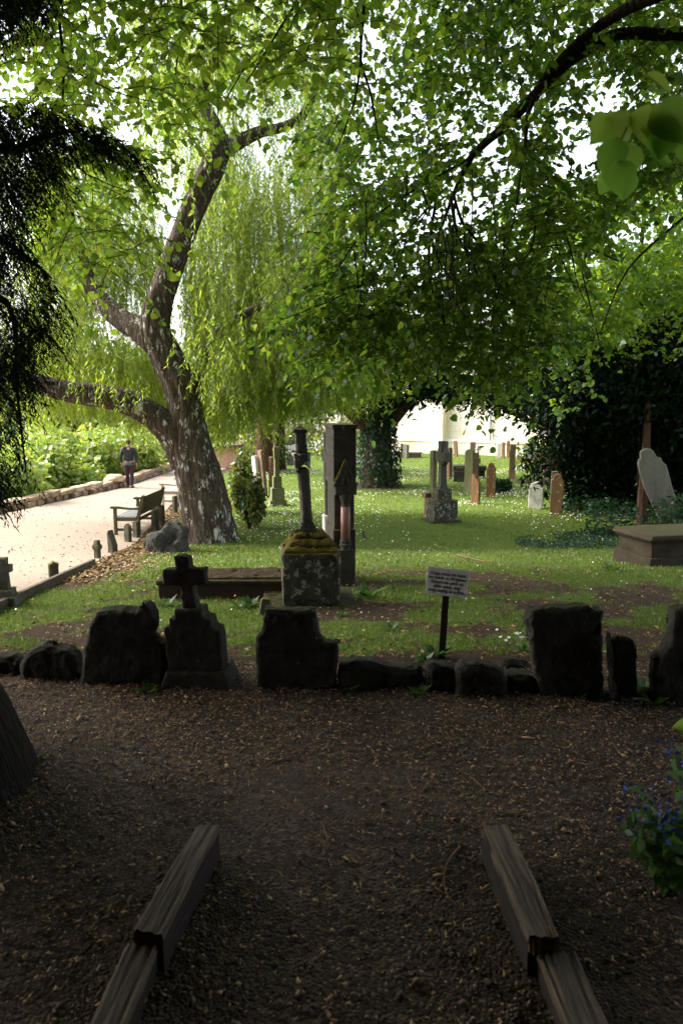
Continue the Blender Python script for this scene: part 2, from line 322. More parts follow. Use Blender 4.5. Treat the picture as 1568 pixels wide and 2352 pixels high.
class MB:
    """collects shapes for one mesh"""
    def __init__(s): s.v = []; s.f = []
    def add(s, vs, fs):
        b = len(s.v); s.v += [tuple(map(float, q)) for q in vs]; s.f += [tuple(i + b for i in f) for f in fs]; return s
    def box(s, x0, x1, y0, y1, z0, z1, taper=0, bev=.0):
        tx = (x1 - x0) * taper / 2; ty = (y1 - y0) * taper / 2
        if bev <= 0:
            return s.add([(x0, y0, z0), (x1, y0, z0), (x1, y1, z0), (x0, y1, z0), (x0 + tx, y0 + ty, z1), (x1 - tx, y0 + ty, z1), (x1 - tx, y1 - ty, z1), (x0 + tx, y1 - ty, z1)],
                  [(3, 2, 1, 0), (4, 5, 6, 7), (0, 1, 5, 4), (1, 2, 6, 5), (2, 3, 7, 6), (3, 0, 4, 7)])
        bm = bmesh.new(); vs = [bm.verts.new(q) for q in [(x0, y0, z0), (x1, y0, z0), (x1, y1, z0), (x0, y1, z0), (x0 + tx, y0 + ty, z1), (x1 - tx, y0 + ty, z1), (x1 - tx, y1 - ty, z1), (x0 + tx, y1 - ty, z1)]]
        for f in [(3, 2, 1, 0), (4, 5, 6, 7), (0, 1, 5, 4), (1, 2, 6, 5), (2, 3, 7, 6), (3, 0, 4, 7)]: bm.faces.new([vs[i] for i in f])
        bmesh.ops.bevel(bm, geom=bm.edges[:], offset=bev, segments=2, affect='EDGES', profile=.5)
        bm.verts.index_update(); s.add([v.co for v in bm.verts], [[v.index for v in f.verts] for f in bm.faces]); bm.free(); return s
    def prism(s, pts, y0, y1, bev=.012):
        """outline in x,z (counter-clockwise seen from the front, -y), from y0 (front) to y1 (back), with softened rims"""
        n = len(pts); A = np.array(pts, float)
        area = 0.5 * np.sum(A[:, 0] * np.roll(A[:, 1], -1) - np.roll(A[:, 0], -1) * A[:, 1])
        if area < 0: A = A[::-1]
        e = np.roll(A, -1, 0) - A; nrm = np.stack([e[:, 1], -e[:, 0]], 1); nrm /= np.linalg.norm(nrm, axis=1)[:, None] + 1e-9
        vn = nrm + np.roll(nrm, 1, 0); vn /= np.linalg.norm(vn, axis=1)[:, None] + 1e-9
        B = A - vn * bev
        rings = [(B, y0), (A, y0 + bev), (A, y1 - bev), (B, y1)]
        vs = [(p[0], y, p[1]) for r, y in rings for p in r]
        fs = [tuple(range(n)), tuple(3 * n + i for i in reversed(range(n)))]
        for k in range(3):
            for i in range(n):
                j = (i + 1) % n; fs.append((k * n + j, k * n + i, (k + 1) * n + i, (k + 1) * n + j))
        return s.add(vs, fs)
    def tube(s, pts, rad, sides=8, cap=True, ridge=0.0, seed=0):
        pts = [Vector(p) for p in pts]; n = len(pts); vs = []; fs = []
        up = Vector((0, 0, 1)); prev = None
        for i, p in enumerate(pts):
            d = (pts[min(i + 1, n - 1)] - pts[max(i - 1, 0)]).normalized()
            if prev is None:
                a = d.cross(Vector((0, 1, 0)) if abs(d.y) < .9 else Vector((1, 0, 0))).normalized()
            else: a = (prev - d * prev.dot(d)).normalized()
            prev = a; b = d.cross(a)
            for k in range(sides):
                an = 2 * math.pi * k / sides
                r = rad[i]
                if ridge:
                    q = Vector((math.cos(an) * 3.2 + seed, math.sin(an) * 3.2, i * .09))
                    r *= 1 + ridge * (mnoise.noise(q) + .6 * mnoise.noise(q * 2.7))
                vs.append(p + (a * math.cos(an) + b * math.sin(an)) * r)
        for i in range(n - 1):
            for k in range(sides):
                k2 = (k + 1) % sides
                fs.append((i * sides + k, i * sides + k2, (i + 1) * sides + k2, (i + 1) * sides + k))
        if cap:
            fs.append(tuple(reversed(range(sides)))); fs.append(tuple((n - 1) * sides + k for k in range(sides)))
        return s.add(vs, fs)
    def lathe(s, prof, cx=0, cy=0, sides=16):
        vs = []; fs = []; n = len(prof)
        for r, z in prof:
            for k in range(sides):
                an = 2 * math.pi * k / sides; vs.append((cx + r * math.cos(an), cy + r * math.sin(an), z))
        for i in range(n - 1):
            for k in range(sides):
                k2 = (k + 1) % sides; fs.append((i * sides + k, i * sides + k2, (i + 1) * sides + k2, (i + 1) * sides + k))
        fs.append(tuple(reversed(range(sides)))); fs.append(tuple((n - 1) * sides + k for k in range(sides)))
        return s.add(vs, fs)
    def rough(s, amp, sc_=6, seed=0):
        out = []
        for v in s.v:
            q = Vector(v) * sc_ + Vector((seed, seed * 1.7, 0)); out.append(tuple(Vector(v) + mnoise.noise_vector(q) * amp))
        s.v = out; return s
    def mesh(s, name, smooth=False):
        m = bpy.data.meshes.new(name); m.from_pydata(s.v, [], s.f); m.update()
        if smooth: m.polygons.foreach_set('use_smooth', [True] * len(m.polygons))
        return m
    def build(s, name, mat, parent=None, loc=(0, 0, 0), rz=0, rot=None, smooth=False):
        return link(name, s.mesh(name, smooth), mat, parent, loc, rz, rot)

def weather(mb, voxel=.013, amp=.010, seed=0):
    """fuse the shapes and wear the surface like old stone"""
    me = mb.mesh('stone_tmp'); o = bpy.data.objects.new('stone_tmp', me); COL.objects.link(o)
    md = o.modifiers.new('r', 'REMESH'); md.mode = 'VOXEL'; md.voxel_size = voxel; bpy.context.view_layer.update()
    m2 = bpy.data.meshes.new_from_object(o.evaluated_get(bpy.context.evaluated_depsgraph_get())); bpy.data.objects.remove(o); bpy.data.meshes.remove(me)
    S = Vector((seed * 1.37, seed * .71, seed * 2.3))
    for v in m2.vertices:
        p = v.co; q = p * 7 + S
        d = mnoise.noise(q) * 1.0 + .55 * mnoise.noise(p * 19 + S) + .45 * mnoise.noise(p * 43 + S)
        c = mnoise.noise(p * 11 - S); d -= max(0, c - .2) * 4.2                       # flaked-off chips
        v.co = p + v.normal * d * amp
    m2.polygons.foreach_set('use_smooth', [True] * len(m2.polygons)); return m2
def catmull(pts, rad, step):
    pts = [Vector(p) for p in pts]; op, orr = [], []
    for i in range(len(pts) - 1):
        p0, p1, p2, p3 = pts[max(i - 1, 0)], pts[i], pts[i + 1], pts[min(i + 2, len(pts) - 1)]
        n = max(2, int((p2 - p1).length / step))
        for k in range(n):
            t = k / n
            op.append(.5 * ((2 * p1) + (p2 - p0) * t + (2 * p0 - 5 * p1 + 4 * p2 - p3) * t * t + (3 * p1 - p0 - 3 * p2 + p3) * t ** 3))
            orr.append(rad[i] * (1 - t) + rad[i + 1] * t)
    op.append(pts[-1]); orr.append(rad[-1]); return op, orr

# ------------------------------------------------------------------ numpy meshes
def npmesh(name, verts, faces_flat, nper):
    """verts (N,3); faces_flat (F,nper) int"""
    m = bpy.data.meshes.new(name); nv = len(verts); nf = len(faces_flat)
    m.vertices.add(nv); m.vertices.foreach_set('co', np.ascontiguousarray(verts, dtype=np.float32).ravel())
    m.loops.add(nf * nper); m.loops.foreach_set('vertex_index', np.ascontiguousarray(faces_flat, dtype=np.int32).ravel())
    m.polygons.add(nf); m.polygons.foreach_set('loop_start', np.arange(0, nf * nper, nper, dtype=np.int32))
    m.update(calc_edges=True); return m
TPL = {   # (along, across, up), faces
    'broad': (np.array([(a, s * w * wd, .10 * abs(s) * w - .22 * a * a) for a, wd in ((0, .06), (.1, .30), (.28, .44), (.5, .42), (.72, .29), (.88, .14), (1.0, .01)) for s, w in ((-1, 1), (-1, .5), (0, 0), (1, .5), (1, 1))]),
              np.array([(r * 5 + c, r * 5 + c + 1, r * 5 + c + 6, r * 5 + c + 5) for r in range(6) for c in range(4)])),
    'heart': (np.array([(0, 0, 0), (.16, .40, .06), (.62, .36, .05), (1, 0, -.08), (.62, -.36, .05), (.16, -.40, .06)]), np.array([(0, 1, 2, 3), (0, 3, 4, 5)])),
    'lance': (np.array([(0, 0, 0), (.4, .09, .01), (1, 0, -.03), (.4, -.09, .01)]), np.array([(0, 1, 2, 3)])),
    'needle': (np.array([(0, 0, 0), (.5, .10, 0), (1, 0, 0), (.5, -.10, 0)]), np.array([(0, 1, 2, 3)])),
    'clump': (np.array([(0, 0, 0), (.4, .32, .10), (1, 0, -.05), (.45, -.30, .05)]), np.array([(0, 1, 2, 3)])),
    'spray': (np.array([(0, 0, 0), (.4, .20, .06), (1, 0, -.12), (.4, -.20, .03)]), np.array([(0, 1, 2, 3)])),
}
def unit(a): return a / (np.linalg.norm(a, axis=-1, keepdims=True) + 1e-9)
def rdir(n, zs=1.0):
    a = rng.normal(size=(n, 3)); a[:, 2] *= zs; return unit(a)
def leaves(pos, d, nrm, size, kind):
    tv, tf = TPL[kind]; n = len(pos); k = len(tv)
    d = unit(d); s = unit(np.cross(d, nrm)); u = np.cross(s, d)
    size = np.broadcast_to(np.asarray(size, float), (n,))
    vs = pos[:, None, :] + size[:, None, None] * (tv[None, :, 0:1] * d[:, None, :] + tv[None, :, 1:2] * s[:, None, :] + tv[None, :, 2:3] * u[:, None, :])
    fs = (np.arange(n) * k)[:, None, None] + tf[None]
    return vs.reshape(-1, 3), fs.reshape(-1, 4)
def merge(parts):
    vs, fs, b = [], [], 0
    for v, f in parts: vs.append(v); fs.append(f + b); b += len(v)
    return np.concatenate(vs), np.concatenate(fs)
def tubes(paths, r0, r1):
    """paths (T,n,3): thin three-sided twigs"""
    Tn, n, _ = paths.shape
    d = unit(np.gradient(paths, axis=1)); ref = np.tile(np.array([.31, .95, .1]), (Tn, n, 1))
    a = unit(np.cross(d, ref)); b = np.cross(d, a)
    r0 = np.broadcast_to(np.asarray(r0, float), (Tn,)); r1 = np.broadcast_to(np.asarray(r1, float), (Tn,))
    r = r0[:, None] * (1 - np.linspace(0, 1, n)) + r1[:, None] * np.linspace(0, 1, n)
    rings = [paths + r[..., None] * (a * math.cos(q) + b * math.sin(q)) for q in (0, 2.094, 4.189)]
    vs = np.stack(rings, 2)                       # T,n,3,3
    idx = np.arange(Tn * n * 3).reshape(Tn, n, 3); fl = []
    for k in range(3):
        k2 = (k + 1) % 3
        fl.append(np.stack([idx[:, :-1, k], idx[:, :-1, k2], idx[:, 1:, k2], idx[:, 1:, k]], -1).reshape(-1, 4))
    return vs.reshape(-1, 3), np.concatenate(fl)
def inpoly(px, py, poly):
    c = np.zeros(px.shape, bool); n = len(poly)
    for i in range(n):
        x1, y1 = poly[i]; x2, y2 = poly[(i + 1) % n]
        c ^= ((y1 > py) != (y2 > py)) & (px < (x2 - x1) * (py - y1) / (y2 - y1 + 1e-12) + x1)
    return c
# open sky between the boughs: photo ellipses (cx, cy, rx, ry)
GAPS = [(715, 45, 55, 45), (900, 45, 60, 75), (870, 150, 55, 70), (915, 250, 30, 40), (1330, 350, 62, 70), (1400, 225, 55, 55), (1450, 75, 28, 30),
        (955, 545, 32, 75), (1060, 465, 75, 38), (1100, 470, 45, 30), (300, 110, 60, 70), (265, 170, 40, 60), (40, 190, 50, 60), (285, 300, 26, 50),
        (330, 270, 40, 60), (310, 640, 32, 60), (250, 690, 26, 60), (455, 175, 26, 40), (640, 210, 30, 40), (590, 240, 36, 40), (185, 400, 30, 50), (150, 300, 28, 40),
        (385, 360, 30, 60), (1230, 210, 30, 24), (1110, 330, 26, 26), (1130, 60, 20, 30), (20, 60, 40, 36), (220, 30, 40, 40)]
def sample(poly, n, Y0, Y1, gapp=.93, clump=None, soft=1.0):
    A = np.array(poly); out = []
    got = 0
    while got < n:
        m = n * 3
        px = rng.uniform(A[:, 0].min(), A[:, 0].max(), m); py = rng.uniform(A[:, 1].min(), A[:, 1].max(), m)
        k = inpoly(px, py, poly)
        g = np.zeros(m, bool)
        for cx, cy, rx, ry in GAPS: g |= ((px - cx) / rx) ** 2 + ((py - cy) / ry) ** 2 < soft
        k &= ~(g & (rng.random(m) < gapp))
        if clump: k &= fbm(px / clump[0] + clump[2], py / clump[0]) + .12 * rng.normal(size=m) > clump[1]
        out.append(np.stack([px[k], py[k]], 1)); got += k.sum()
        if len(out) > 60: break
    q = np.concatenate(out)[:n]; Y = rng.uniform(Y0, Y1, len(q))
    return P(q[:, 0], q[:, 1], Y)
def sprays(start, length, nl, lsize, kind='heart', droop=.6, flat=.35, heading=None, tw=.004):
    """drooping leafy twigs; returns (leaf part, twig part)"""
    n = len(start); h = rdir(n, flat) if heading is None else unit(heading + .6 * rdir(n, flat))
    L = rng.uniform(length[0], length[1], n); t = np.linspace(0, 1, 5)
    paths = start[:, None, :] + h[:, None, :] * (L[:, None] * t)[..., None] - np.array([0, 0, 1.0]) * (droop * L[:, None] * t ** 2)[..., None]
    tl = (np.arange(nl) + .6) / nl
    tt = np.clip(tl[None, :] + .04 * rng.normal(size=(n, nl)), .05, 1.0)
    pos = start[:, None, :] + h[:, None, :] * (L[:, None] * tt)[..., None] - np.array([0, 0, 1.0]) * (droop * L[:, None] * tt ** 2)[..., None]
    tan = unit(h[:, None, :] - np.array([0, 0, 1.0]) * (2 * droop * tt)[..., None])
    sgn = np.where(np.arange(nl) % 2, 1.0, -1.0)[None, :, None]
    side = unit(np.cross(tan, np.array([0, 0, 1.0])) + 1e-6)
    ld = unit(.55 * tan + .75 * sgn * side + np.array([0, 0, -.35]) + .35 * rng.normal(size=(n, nl, 3)))
    nr = unit(np.array([0, 0, 1.0]) + .55 * rng.normal(size=(n, nl, 3)))
    pos = pos.reshape(-1, 3); S = rng.uniform(lsize[0], lsize[1], len(pos))
    return leaves(pos, ld.reshape(-1, 3), nr.reshape(-1, 3), S, kind), tubes(paths, tw, tw * .4)
def crown_obj(name, parts, mat, parent, loc=None):
    v, f = merge(parts)
    o = link(name, npmesh(name, v, f, 4), mat, parent); return o

# ================================================================== SETTING: ground, paths, river
def grid_mesh(name, xs, ys, zf):
    Xg, Yg = np.meshgrid(xs, ys); Z = zf(Xg, Yg)
    v = np.stack([Xg, Yg, Z], -1).reshape(-1, 3); nx, ny = len(xs), len(ys)
    i = np.arange(nx * ny).reshape(ny, nx)
    f = np.stack([i[:-1, :-1], i[:-1, 1:], i[1:, 1:], i[1:, :-1]], -1).reshape(-1, 4)
    return npmesh(name, v, f, 4), Xg.ravel(), Yg.ravel()
PE = [(3.0, -3.2), (7.1, -3.5), (11.35, -4.0), (16.5, -4.62), (21.6, -5.2), (30, -5.8), (40, -5.2), (60, -5)]   # lawn edge of the river path (y, x)
def path_edge(y): return np.interp(y, [p[0] for p in PE], [p[1] for p in PE])
def lawn_mask(x, y):
    n = fbm(x * .9 + 3, y * .9 + 11); n2 = fbm(x * 3.1 + 9, y * 3.1)
    near = np.clip((11.5 - y) / 4, 0, 1)
    m = 1.0 - np.clip((.47 + .06 * near - n) * 6, 0, 1) * (.3 + .55 * near)
    m = m - .35 * np.clip((n2 - .50) * 5, 0, 1) * near
    m = m - .6 * near * np.clip((fbm(x * 5.3 + 31, y * 6.1 + 17) - .53) * 6, 0, 1)
    e = x - path_edge(y)                                              # littered strip along the path
    m = np.where((e < .9) & (y > 8), m * np.clip(e / .9 - .15 + .5 * (n2 - .5), 0, 1), m); m = np.where(x < wall_x(y) - .3, .9, m)
    m = np.where(y < 4.75 + .35 * (n2 - .3), 0, m)
    for cx, cy, r in [(1.8, 9.4, .9), (3.2, 7.3, .7), (2.2, 5.5, .8), (-.5, 7.0, .6), (5, 8.5, .8), (8.5, 27.5, 2.6), (1.3, 25.5, 1.6), (-3.6, 14.6, .8), (-1.2, 5.0, .45), (.9, 8.6, .5), (9, 19, 2)]:
        d = np.hypot(x - cx, (y - cy) * 1.4) / (r * .8); m = np.where(d < 1.3, np.minimum(m, np.clip((d - .55) * 1.6 + .5 * (n2 - .5), 0, 1)), m)
    return np.clip(m, 0, 1)
xs = np.concatenate([np.linspace(-600, -60, 10), np.linspace(-50, -14, 19), np.arange(-13, 15, .14), np.linspace(15.5, 50, 24), np.linspace(60, 600, 10)])
ys = np.concatenate([np.linspace(-300, -10, 10), np.linspace(-8, 1, 8), np.arange(1.2, 34, .14), np.linspace(34.5, 110, 80), np.linspace(125, 900, 12)])
def zrough(x, y):
    b = .035 * (fbm(x * 1.3, y * 1.3) - .5) * np.clip((y - 4.8) / 1.5, 0, 1) * np.clip((x - path_edge(y)) / .6, 0, 1)
    return terr(x, y) + b
gm, gx, gy = grid_mesh('ground', xs, ys, zrough)
at = gm.attributes.new('lawn', 'FLOAT', 'POINT'); at.data.foreach_set('value', lawn_mask(gx, gy).astype(np.float32))
gm.polygons.foreach_set('use_smooth', [True] * len(gm.polygons))
tag(link('ground', gm, M['ground']), kind='structure')
# dark gravel walk in front of the camera
gxs = np.arange(-7, 7.01, .1); gys = np.arange(-3, 4.62, .1)
wm, _, _ = grid_mesh('gravel_walk', gxs, gys, lambda x, y: .006 + .022 * (fbm(x * 2.2, y * 2.2) - .4) * np.clip((4.55 - y) * 3, 0, 1))
tag(link('gravel_walk', wm, M['gravel']), kind='structure')
# pale path by the river
yy = np.arange(3.0, 60, .3); tt = np.linspace(0, 1, 14)
L_ = wall_x(yy) + .12; R_ = path_edge(yy) - .02
Xp = L_[:, None] * (1 - tt) + R_[:, None] * tt; Yp = np.repeat(yy[:, None], 14, 1)
v = np.stack([Xp, Yp, terr(Xp, Yp) + .012], -1).reshape(-1, 3); i = np.arange(len(yy) * 14).reshape(len(yy), 14)
tag(link('river_path', npmesh('river_path', v, np.stack([i[:-1, :-1], i[:-1, 1:], i[1:, 1:], i[1:, :-1]], -1).reshape(-1, 4), 4), M['path']), kind='structure')
wv = np.array([(-70, -10, -2.0), (-9.0, -10, -2.0), (-9.0, 66, -2.0), (-70, 66, -2.0)], float)
tag(link('river', npmesh('river', wv, np.array([[0, 1, 2, 3]]), 4), M['water']), kind='structure')

# chips and pebbles of the walk
def pebbles(n, x0, x1, y0, y1, smin, smax, zf, flat=.45, keep=False):
    o = np.array([(1, 0, 0), (0, 1, 0), (-1, 0, 0), (0, -1, 0), (0, 0, 1), (0, 0, -.6)], float)
    x = rng.uniform(x0, x1, n); y = rng.uniform(y0, y1, n)
    if keep:
        k = fbm(x * 1.1 + 8, y * 1.4) + .25 * fbm(x * 6, y * 6) + .08 * rng.normal(size=n) > .50; x, y = x[k], y[k]; n = len(x)
    s = smin * (smax / smin) ** (rng.random(n) ** 2.2)
    el = rng.uniform(.4, 1.6, n); a = rng.uniform(0, 6.283, n); tl = rng.normal(0, .35, n)
    loc = o[None] * np.stack([s * el, s * .75, s * flat], -1)[:, None, :] * rng.uniform(.65, 1.2, (n, 6, 1))
    ca, sa = np.cos(a)[:, None], np.sin(a)[:, None]; ct, st = np.cos(tl)[:, None], np.sin(tl)[:, None]
    X, Yl, Z = loc[..., 0], loc[..., 1], loc[..., 2]
    X, Z = X * ct - Z * st, X * st + Z * ct
    Xr = X * ca - Yl * sa; Yr = X * sa + Yl * ca
    vs = np.stack([x[:, None] + Xr, y[:, None] + Yr, zf(x, y)[:, None] + Z + (s * flat * .45)[:, None]], -1).reshape(-1, 3)
    tf = np.array([(0, 1, 4), (1, 2, 4), (2, 3, 4), (3, 0, 4), (1, 0, 5), (2, 1, 5), (3, 2, 5), (0, 3, 5)])
    return vs, ((np.arange(n) * 6)[:, None, None] + tf[None]).reshape(-1, 3)
zw = lambda x, y: .012 + .022 * (fbm(x * 2.2, y * 2.2) - .4) * np.clip((4.55 - y) * 3, 0, 1)
pv, pf = pebbles(82000, -2.9, 2.9, 1.6, 4.6, .0040, .0135, zw, keep=True)
qv, qf = pebbles(900, -2.9, 2.9, 1.8, 4.6, .010, .024, zw)
pf = np.concatenate([pf, qf + len(pv)]); pv = np.concatenate([pv, qv])
tag(link('gravel', npmesh('gravel', pv, pf, 3), M['chips']), kind='stuff')

n = 9000; x = rng.uniform(-2.9, 2.9, n); y = 4.6 - 2.6 * rng.random(n) ** 1.6; k = fbm(x * 1.6 + 4, y * 1.6) > .38; x, y = x[k], y[k]; n = len(x)
wv_, wf_ = leaves(np.stack([x, y, zw(x, y) + .012], -1), rdir(n, .12), unit(np.array([0, 0, 1.0]) + .5 * rng.normal(size=(n, 3))), rng.uniform(.016, .045, n), 'lance')
tag(link('wood_chips', npmesh('wood_chips', wv_, wf_, 4), M['litter']), kind='stuff')
# fallen leaves: lawn and path
def flecks(n, x, y, z, smin, smax, kind='lance'):
    s = rng.uniform(smin, smax, n); d = rdir(n, .12); nr = unit(np.array([0, 0, 1.0]) + .45 * rng.normal(size=(n, 3)))
    tv = leaves(np.stack([x, y, z + .012], -1), d, nr, s, kind); return tv
n = 20000; x = rng.uniform(-5, 6, n); y = 4.7 + 11 * rng.random(n) ** 1.5; k = (x > path_edge(y)) & (rng.random(n) < .25 + 1.1 * (1 - lawn_mask(x, y))); x, y = x[k], y[k]
lv, lf = flecks(len(x), x, y, terr(x, y) + .012, .016, .055, 'spray')
n = 5000; y2 = rng.uniform(8.5, 20, n); x2 = path_edge(y2) + rng.exponential(.45, n); v2, f2 = flecks(n, x2, y2, terr(x2, y2) + .01, .03, .075, 'clump')
tag(link('leaf_litter', npmesh('leaf_litter', *merge([(lv, lf), (v2, f2)]), 4), M['litter']), kind='stuff')
n = 2600; y = 6 + 20 * rng.random(n) ** 1.4; u_ = rng.random(n) ** .6; x = wall_x(y) * (1 - u_) + path_edge(y) * u_
lv, lf = flecks(n, x, y, terr(x, y) + .008, .02, .055, 'clump')
tag(link('path_leaf_litter', npmesh('path_leaf_litter', lv, lf, 4), M['pathlitter']), kind='stuff')

# grass
def grass_part(n, x0, x1, y0, y1, hmin, hmax, w, pw=1.0, thr=.3):
    x = rng.uniform(x0, x1, n); y = y0 + (y1 - y0) * rng.random(n) ** pw
    k = (lawn_mask(x, y) > thr + .3 * rng.random(n)) & (x > path_edge(y) + .05) & (np.abs(x) < y * .62 + 2); x, y = x[k], y[k]; n = len(x)
    cl = .45 + .9 * fbm(x * 2.6 + 5, y * 2.6)
    h = rng.uniform(hmin, hmax, n) * cl; a = rng.uniform(0, 6.283, n); ln = rng.uniform(.1, .9, n)
    z = terr(x, y) - .008; dx, dy = np.cos(a), np.sin(a); ww = w * rng.uniform(.7, 1.4, n)
    b = np.stack([x, y, z], -1); sd = np.stack([-dy, dx, 0 * dx], -1); fw = np.stack([dx, dy, 0 * dx], -1); up = np.array([0, 0, 1.0])
    mid = b + fw * (h * ln * .35)[:, None] + up * (h * .6)[:, None]; tip = b + fw * (h * ln * .95)[:, None] + up * (h * (1 - .3 * ln))[:, None]
    v = np.stack([b - sd * ww[:, None] / 2, b + sd * ww[:, None] / 2, mid + sd * ww[:, None] * .4, tip, mid - sd * ww[:, None] * .4], 1)
    f = np.array([(0, 1, 2, 4), (4, 2, 3, 3)])
    return v, n
def grass_mesh(specs):
    vs = []; fs3 = []
    b = 0
    for s in specs:
        v, n = grass_part(*s); vs.append(v.reshape(-1, 3)); k = (np.arange(n) * 5)[:, None, None]
        t = np.array([(0, 1, 2), (0, 2, 4), (4, 2, 3)]); fs3.append((k + t[None]).reshape(-1, 3) + b); b += n * 5
    return npmesh('grass', np.concatenate(vs), np.concatenate(fs3), 3)
tag(link('grass', grass_mesh([(105000, -4.2, 5.5, 4.7, 10, .02, .065, .006, 1.1), (60000, -5.5, 7, 9, 19, .035, .085, .010, 1.1), (42000, -5, 14, 18, 45, .04, .09, .02, 1.2)]), M['grass']), kind='stuff')
# daisies on the lawn
def daisies(n, x, y, s):
    c = np.stack([x, y, terr(x, y) + rng.uniform(.05, .085, n)], -1); nr = unit(np.array([-.1, -.35, 1.0]) + .25 * rng.normal(size=(n, 3)))
    a = unit(np.cross(nr, rdir(n))); b = np.cross(nr, a); s = np.broadcast_to(s, (n,))
    ang = np.linspace(0, 6.283, 7)[:-1]
    v = np.stack([c + s[:, None] * (a * math.cos(q) + b * math.sin(q)) for q in ang], 1).reshape(-1, 3)
    k = (np.arange(n) * 6)[:, None, None]; f = (k + np.array([(0, 1, 2, 3), (0, 3, 4, 5)])[None]).reshape(-1, 4); return v, f
pts = []
n = 22000; x = rng.uniform(-4, 12, n); y = rng.uniform(14.5, 34, n); k = fbm(x * .55 + 2, y * .38 + 5) + .10 * rng.normal(size=n) > .63; x, y = x[k], y[k]
k = np.hypot(x - 1.3, y - 25) > 1.5; x, y = x[k], y[k]; d1 = daisies(len(x), x, y, rng.uniform(.010, .019, len(x)))
n = 160; x = rng.uniform(-4, 6, n); y = rng.uniform(5.2, 14, n); d2 = daisies(n, x, y, rng.uniform(.006, .013, n))
n = 26; d3 = daisies(n, 1.05 + .16 * rng.normal(size=n), 5.15 + .1 * rng.normal(size=n) + 0, .012)
n = 14; d3b = daisies(n, 1.36 + .09 * rng.normal(size=n), 5.15 + .09 * rng.normal(size=n), .014)
tag(link('daisies', npmesh('daisies', *merge([d1, d2, d3b]), 4), M['daisy']), kind='stuff')


# ================================================================== STONES AND MONUMENTS
def jit(pts, step=.035, amp=.006, seed=0, keep=None):
    """resample a closed outline and make its edge uneven"""
    out = []; n = len(pts)
    for i in range(n):
        a = Vector((pts[i][0], 0, pts[i][1])); b = Vector((pts[(i + 1) % n][0], 0, pts[(i + 1) % n][1]))
        m = max(1, int((b - a).length / step))
        for k in range(m):
            p = a.lerp(b, k / m); q = p * 11 + Vector((seed * 3.3, seed, 0))
            d = mnoise.noise_vector(q) * amp + mnoise.noise_vector(q * .3) * amp * 1.3
            out.append((p.x + d.x, p.z + d.z))
    return out
EDGE = 'stones set along the edge of the gravel walk'
def slab_px(name, pts, base, thick, mat, label, cat='headstone', group=None, yaw=0, amp=.008, Y=None, back=0, bev=.02, rgh=.0):
    """a standing slab whose face outline was measured in photo pixels; base = pixel where it meets the ground"""
    g = G(*base)
    if Y: g = Vector((P(base[0], base[1], Y)[0], Y, T(P(base[0], base[1], Y)[0], Y)))
    g.y += back
    W = [V(px, py, g.y) - g for px, py in pts]
    o2 = [(w.x / math.cos(yaw), w.z) for w in W]
    mb = MB().prism(jit(o2, .03, amp, seed=base[0] % 17), 0, thick, bev)
    if group == EDGE: return tag(link(name, weather(mb, .0095, .0105, base[0] % 29), M[mat], None, g, yaw), label, cat, group)
    return tag(mb.build(name, M[mat], None, g, yaw), label, cat, group)
EDGE = 'stones set along the edge of the gravel walk'
slab_px('headstone', [(178, 1600), (188, 1520), (193, 1490), (205, 1440), (222, 1410), (245, 1402), (275, 1401), (305, 1406), (311, 1393), (328, 1387), (342, 1397), (347, 1420), (349, 1470), (372, 1480), (379, 1500), (376, 1600)], (270, 1578), .16, 'grave_dark',
        'big rough dark headstone with humped top and a knob at its right shoulder', group=EDGE, amp=.014, rgh=.012)
slab_px('headstone', [(587, 1615), (587, 1465), (598, 1452), (606, 1426), (607, 1400), (640, 1404), (671, 1405), (723, 1402), (729, 1436), (733, 1468), (749, 1478), (777, 1478), (775, 1514), (768, 1615)], (680, 1587), .12, 'grave_dark',
        'dark broken slab with a chipped right shoulder, in front of the mossy monument', group=EDGE, amp=.006)
slab_px('headstone', [(1246, 1630), (1236, 1561), (1223, 1504), (1215, 1462), (1208, 1431), (1221, 1405), (1260, 1400), (1299, 1397), (1325, 1392), (1351, 1392), (1371, 1403), (1387, 1403), (1388, 1630)], (1310, 1604), .13, 'grave_dark',
        'tall dark slab leaning slightly right, widest upright stone right of the dog sign', group=EDGE, amp=.008)
slab_px('headstone', [(1405, 1635), (1405, 1470), (1420, 1462), (1440, 1464), (1456, 1472), (1464, 1490), (1466, 1635)], (1436, 1612), .09, 'grave_dark',
        'small dark upright stone behind a narrow post, right of the tall dark slab', group=EDGE, back=.06)
slab_px('stone_post', [(1410, 1640), (1396, 1462), (1401, 1458), (1424, 1640)], (1417, 1616), .06, 'grave_dark',
        'thin dark stone post propped against the small upright stone', 'stone post', group=EDGE, amp=.003, bev=.006)
slab_px('headstone', [(1507, 1640), (1509, 1520), (1533, 1499), (1548, 1462), (1551, 1405), (1570, 1398), (1640, 1402), (1660, 1440), (1665, 1640)], (1585, 1616), .14, 'grave_dark',
        'dark stone with a curved left shoulder, cut off by the right edge', group=EDGE)
def low_stone(pts, base, label, back=0, th=.16):
    return slab_px('edging_stone', pts, base, th, 'rockdark', label, 'edging stone', EDGE, amp=.012, back=back, bev=.03, rgh=.014)
low_stone([(-60, 1590), (-50, 1520), (-10, 1510), (20, 1513), (45, 1527), (47, 1590)], (10, 1562), 'low dark edging stone at the left end of the row', .05)
low_stone([(43, 1595), (45, 1530), (60, 1502), (85, 1486), (105, 1484), (125, 1494), (150, 1497), (168, 1508), (177, 1530), (180, 1595)], (110, 1568), 'dark pointed boulder left of the big rough headstone')
low_stone([(779, 1612), (780, 1530), (820, 1522), (860, 1523), (890, 1533), (930, 1543), (960, 1540), (973, 1548), (976, 1612)], (880, 1588), 'long low dark edging stone right of the broken slab')
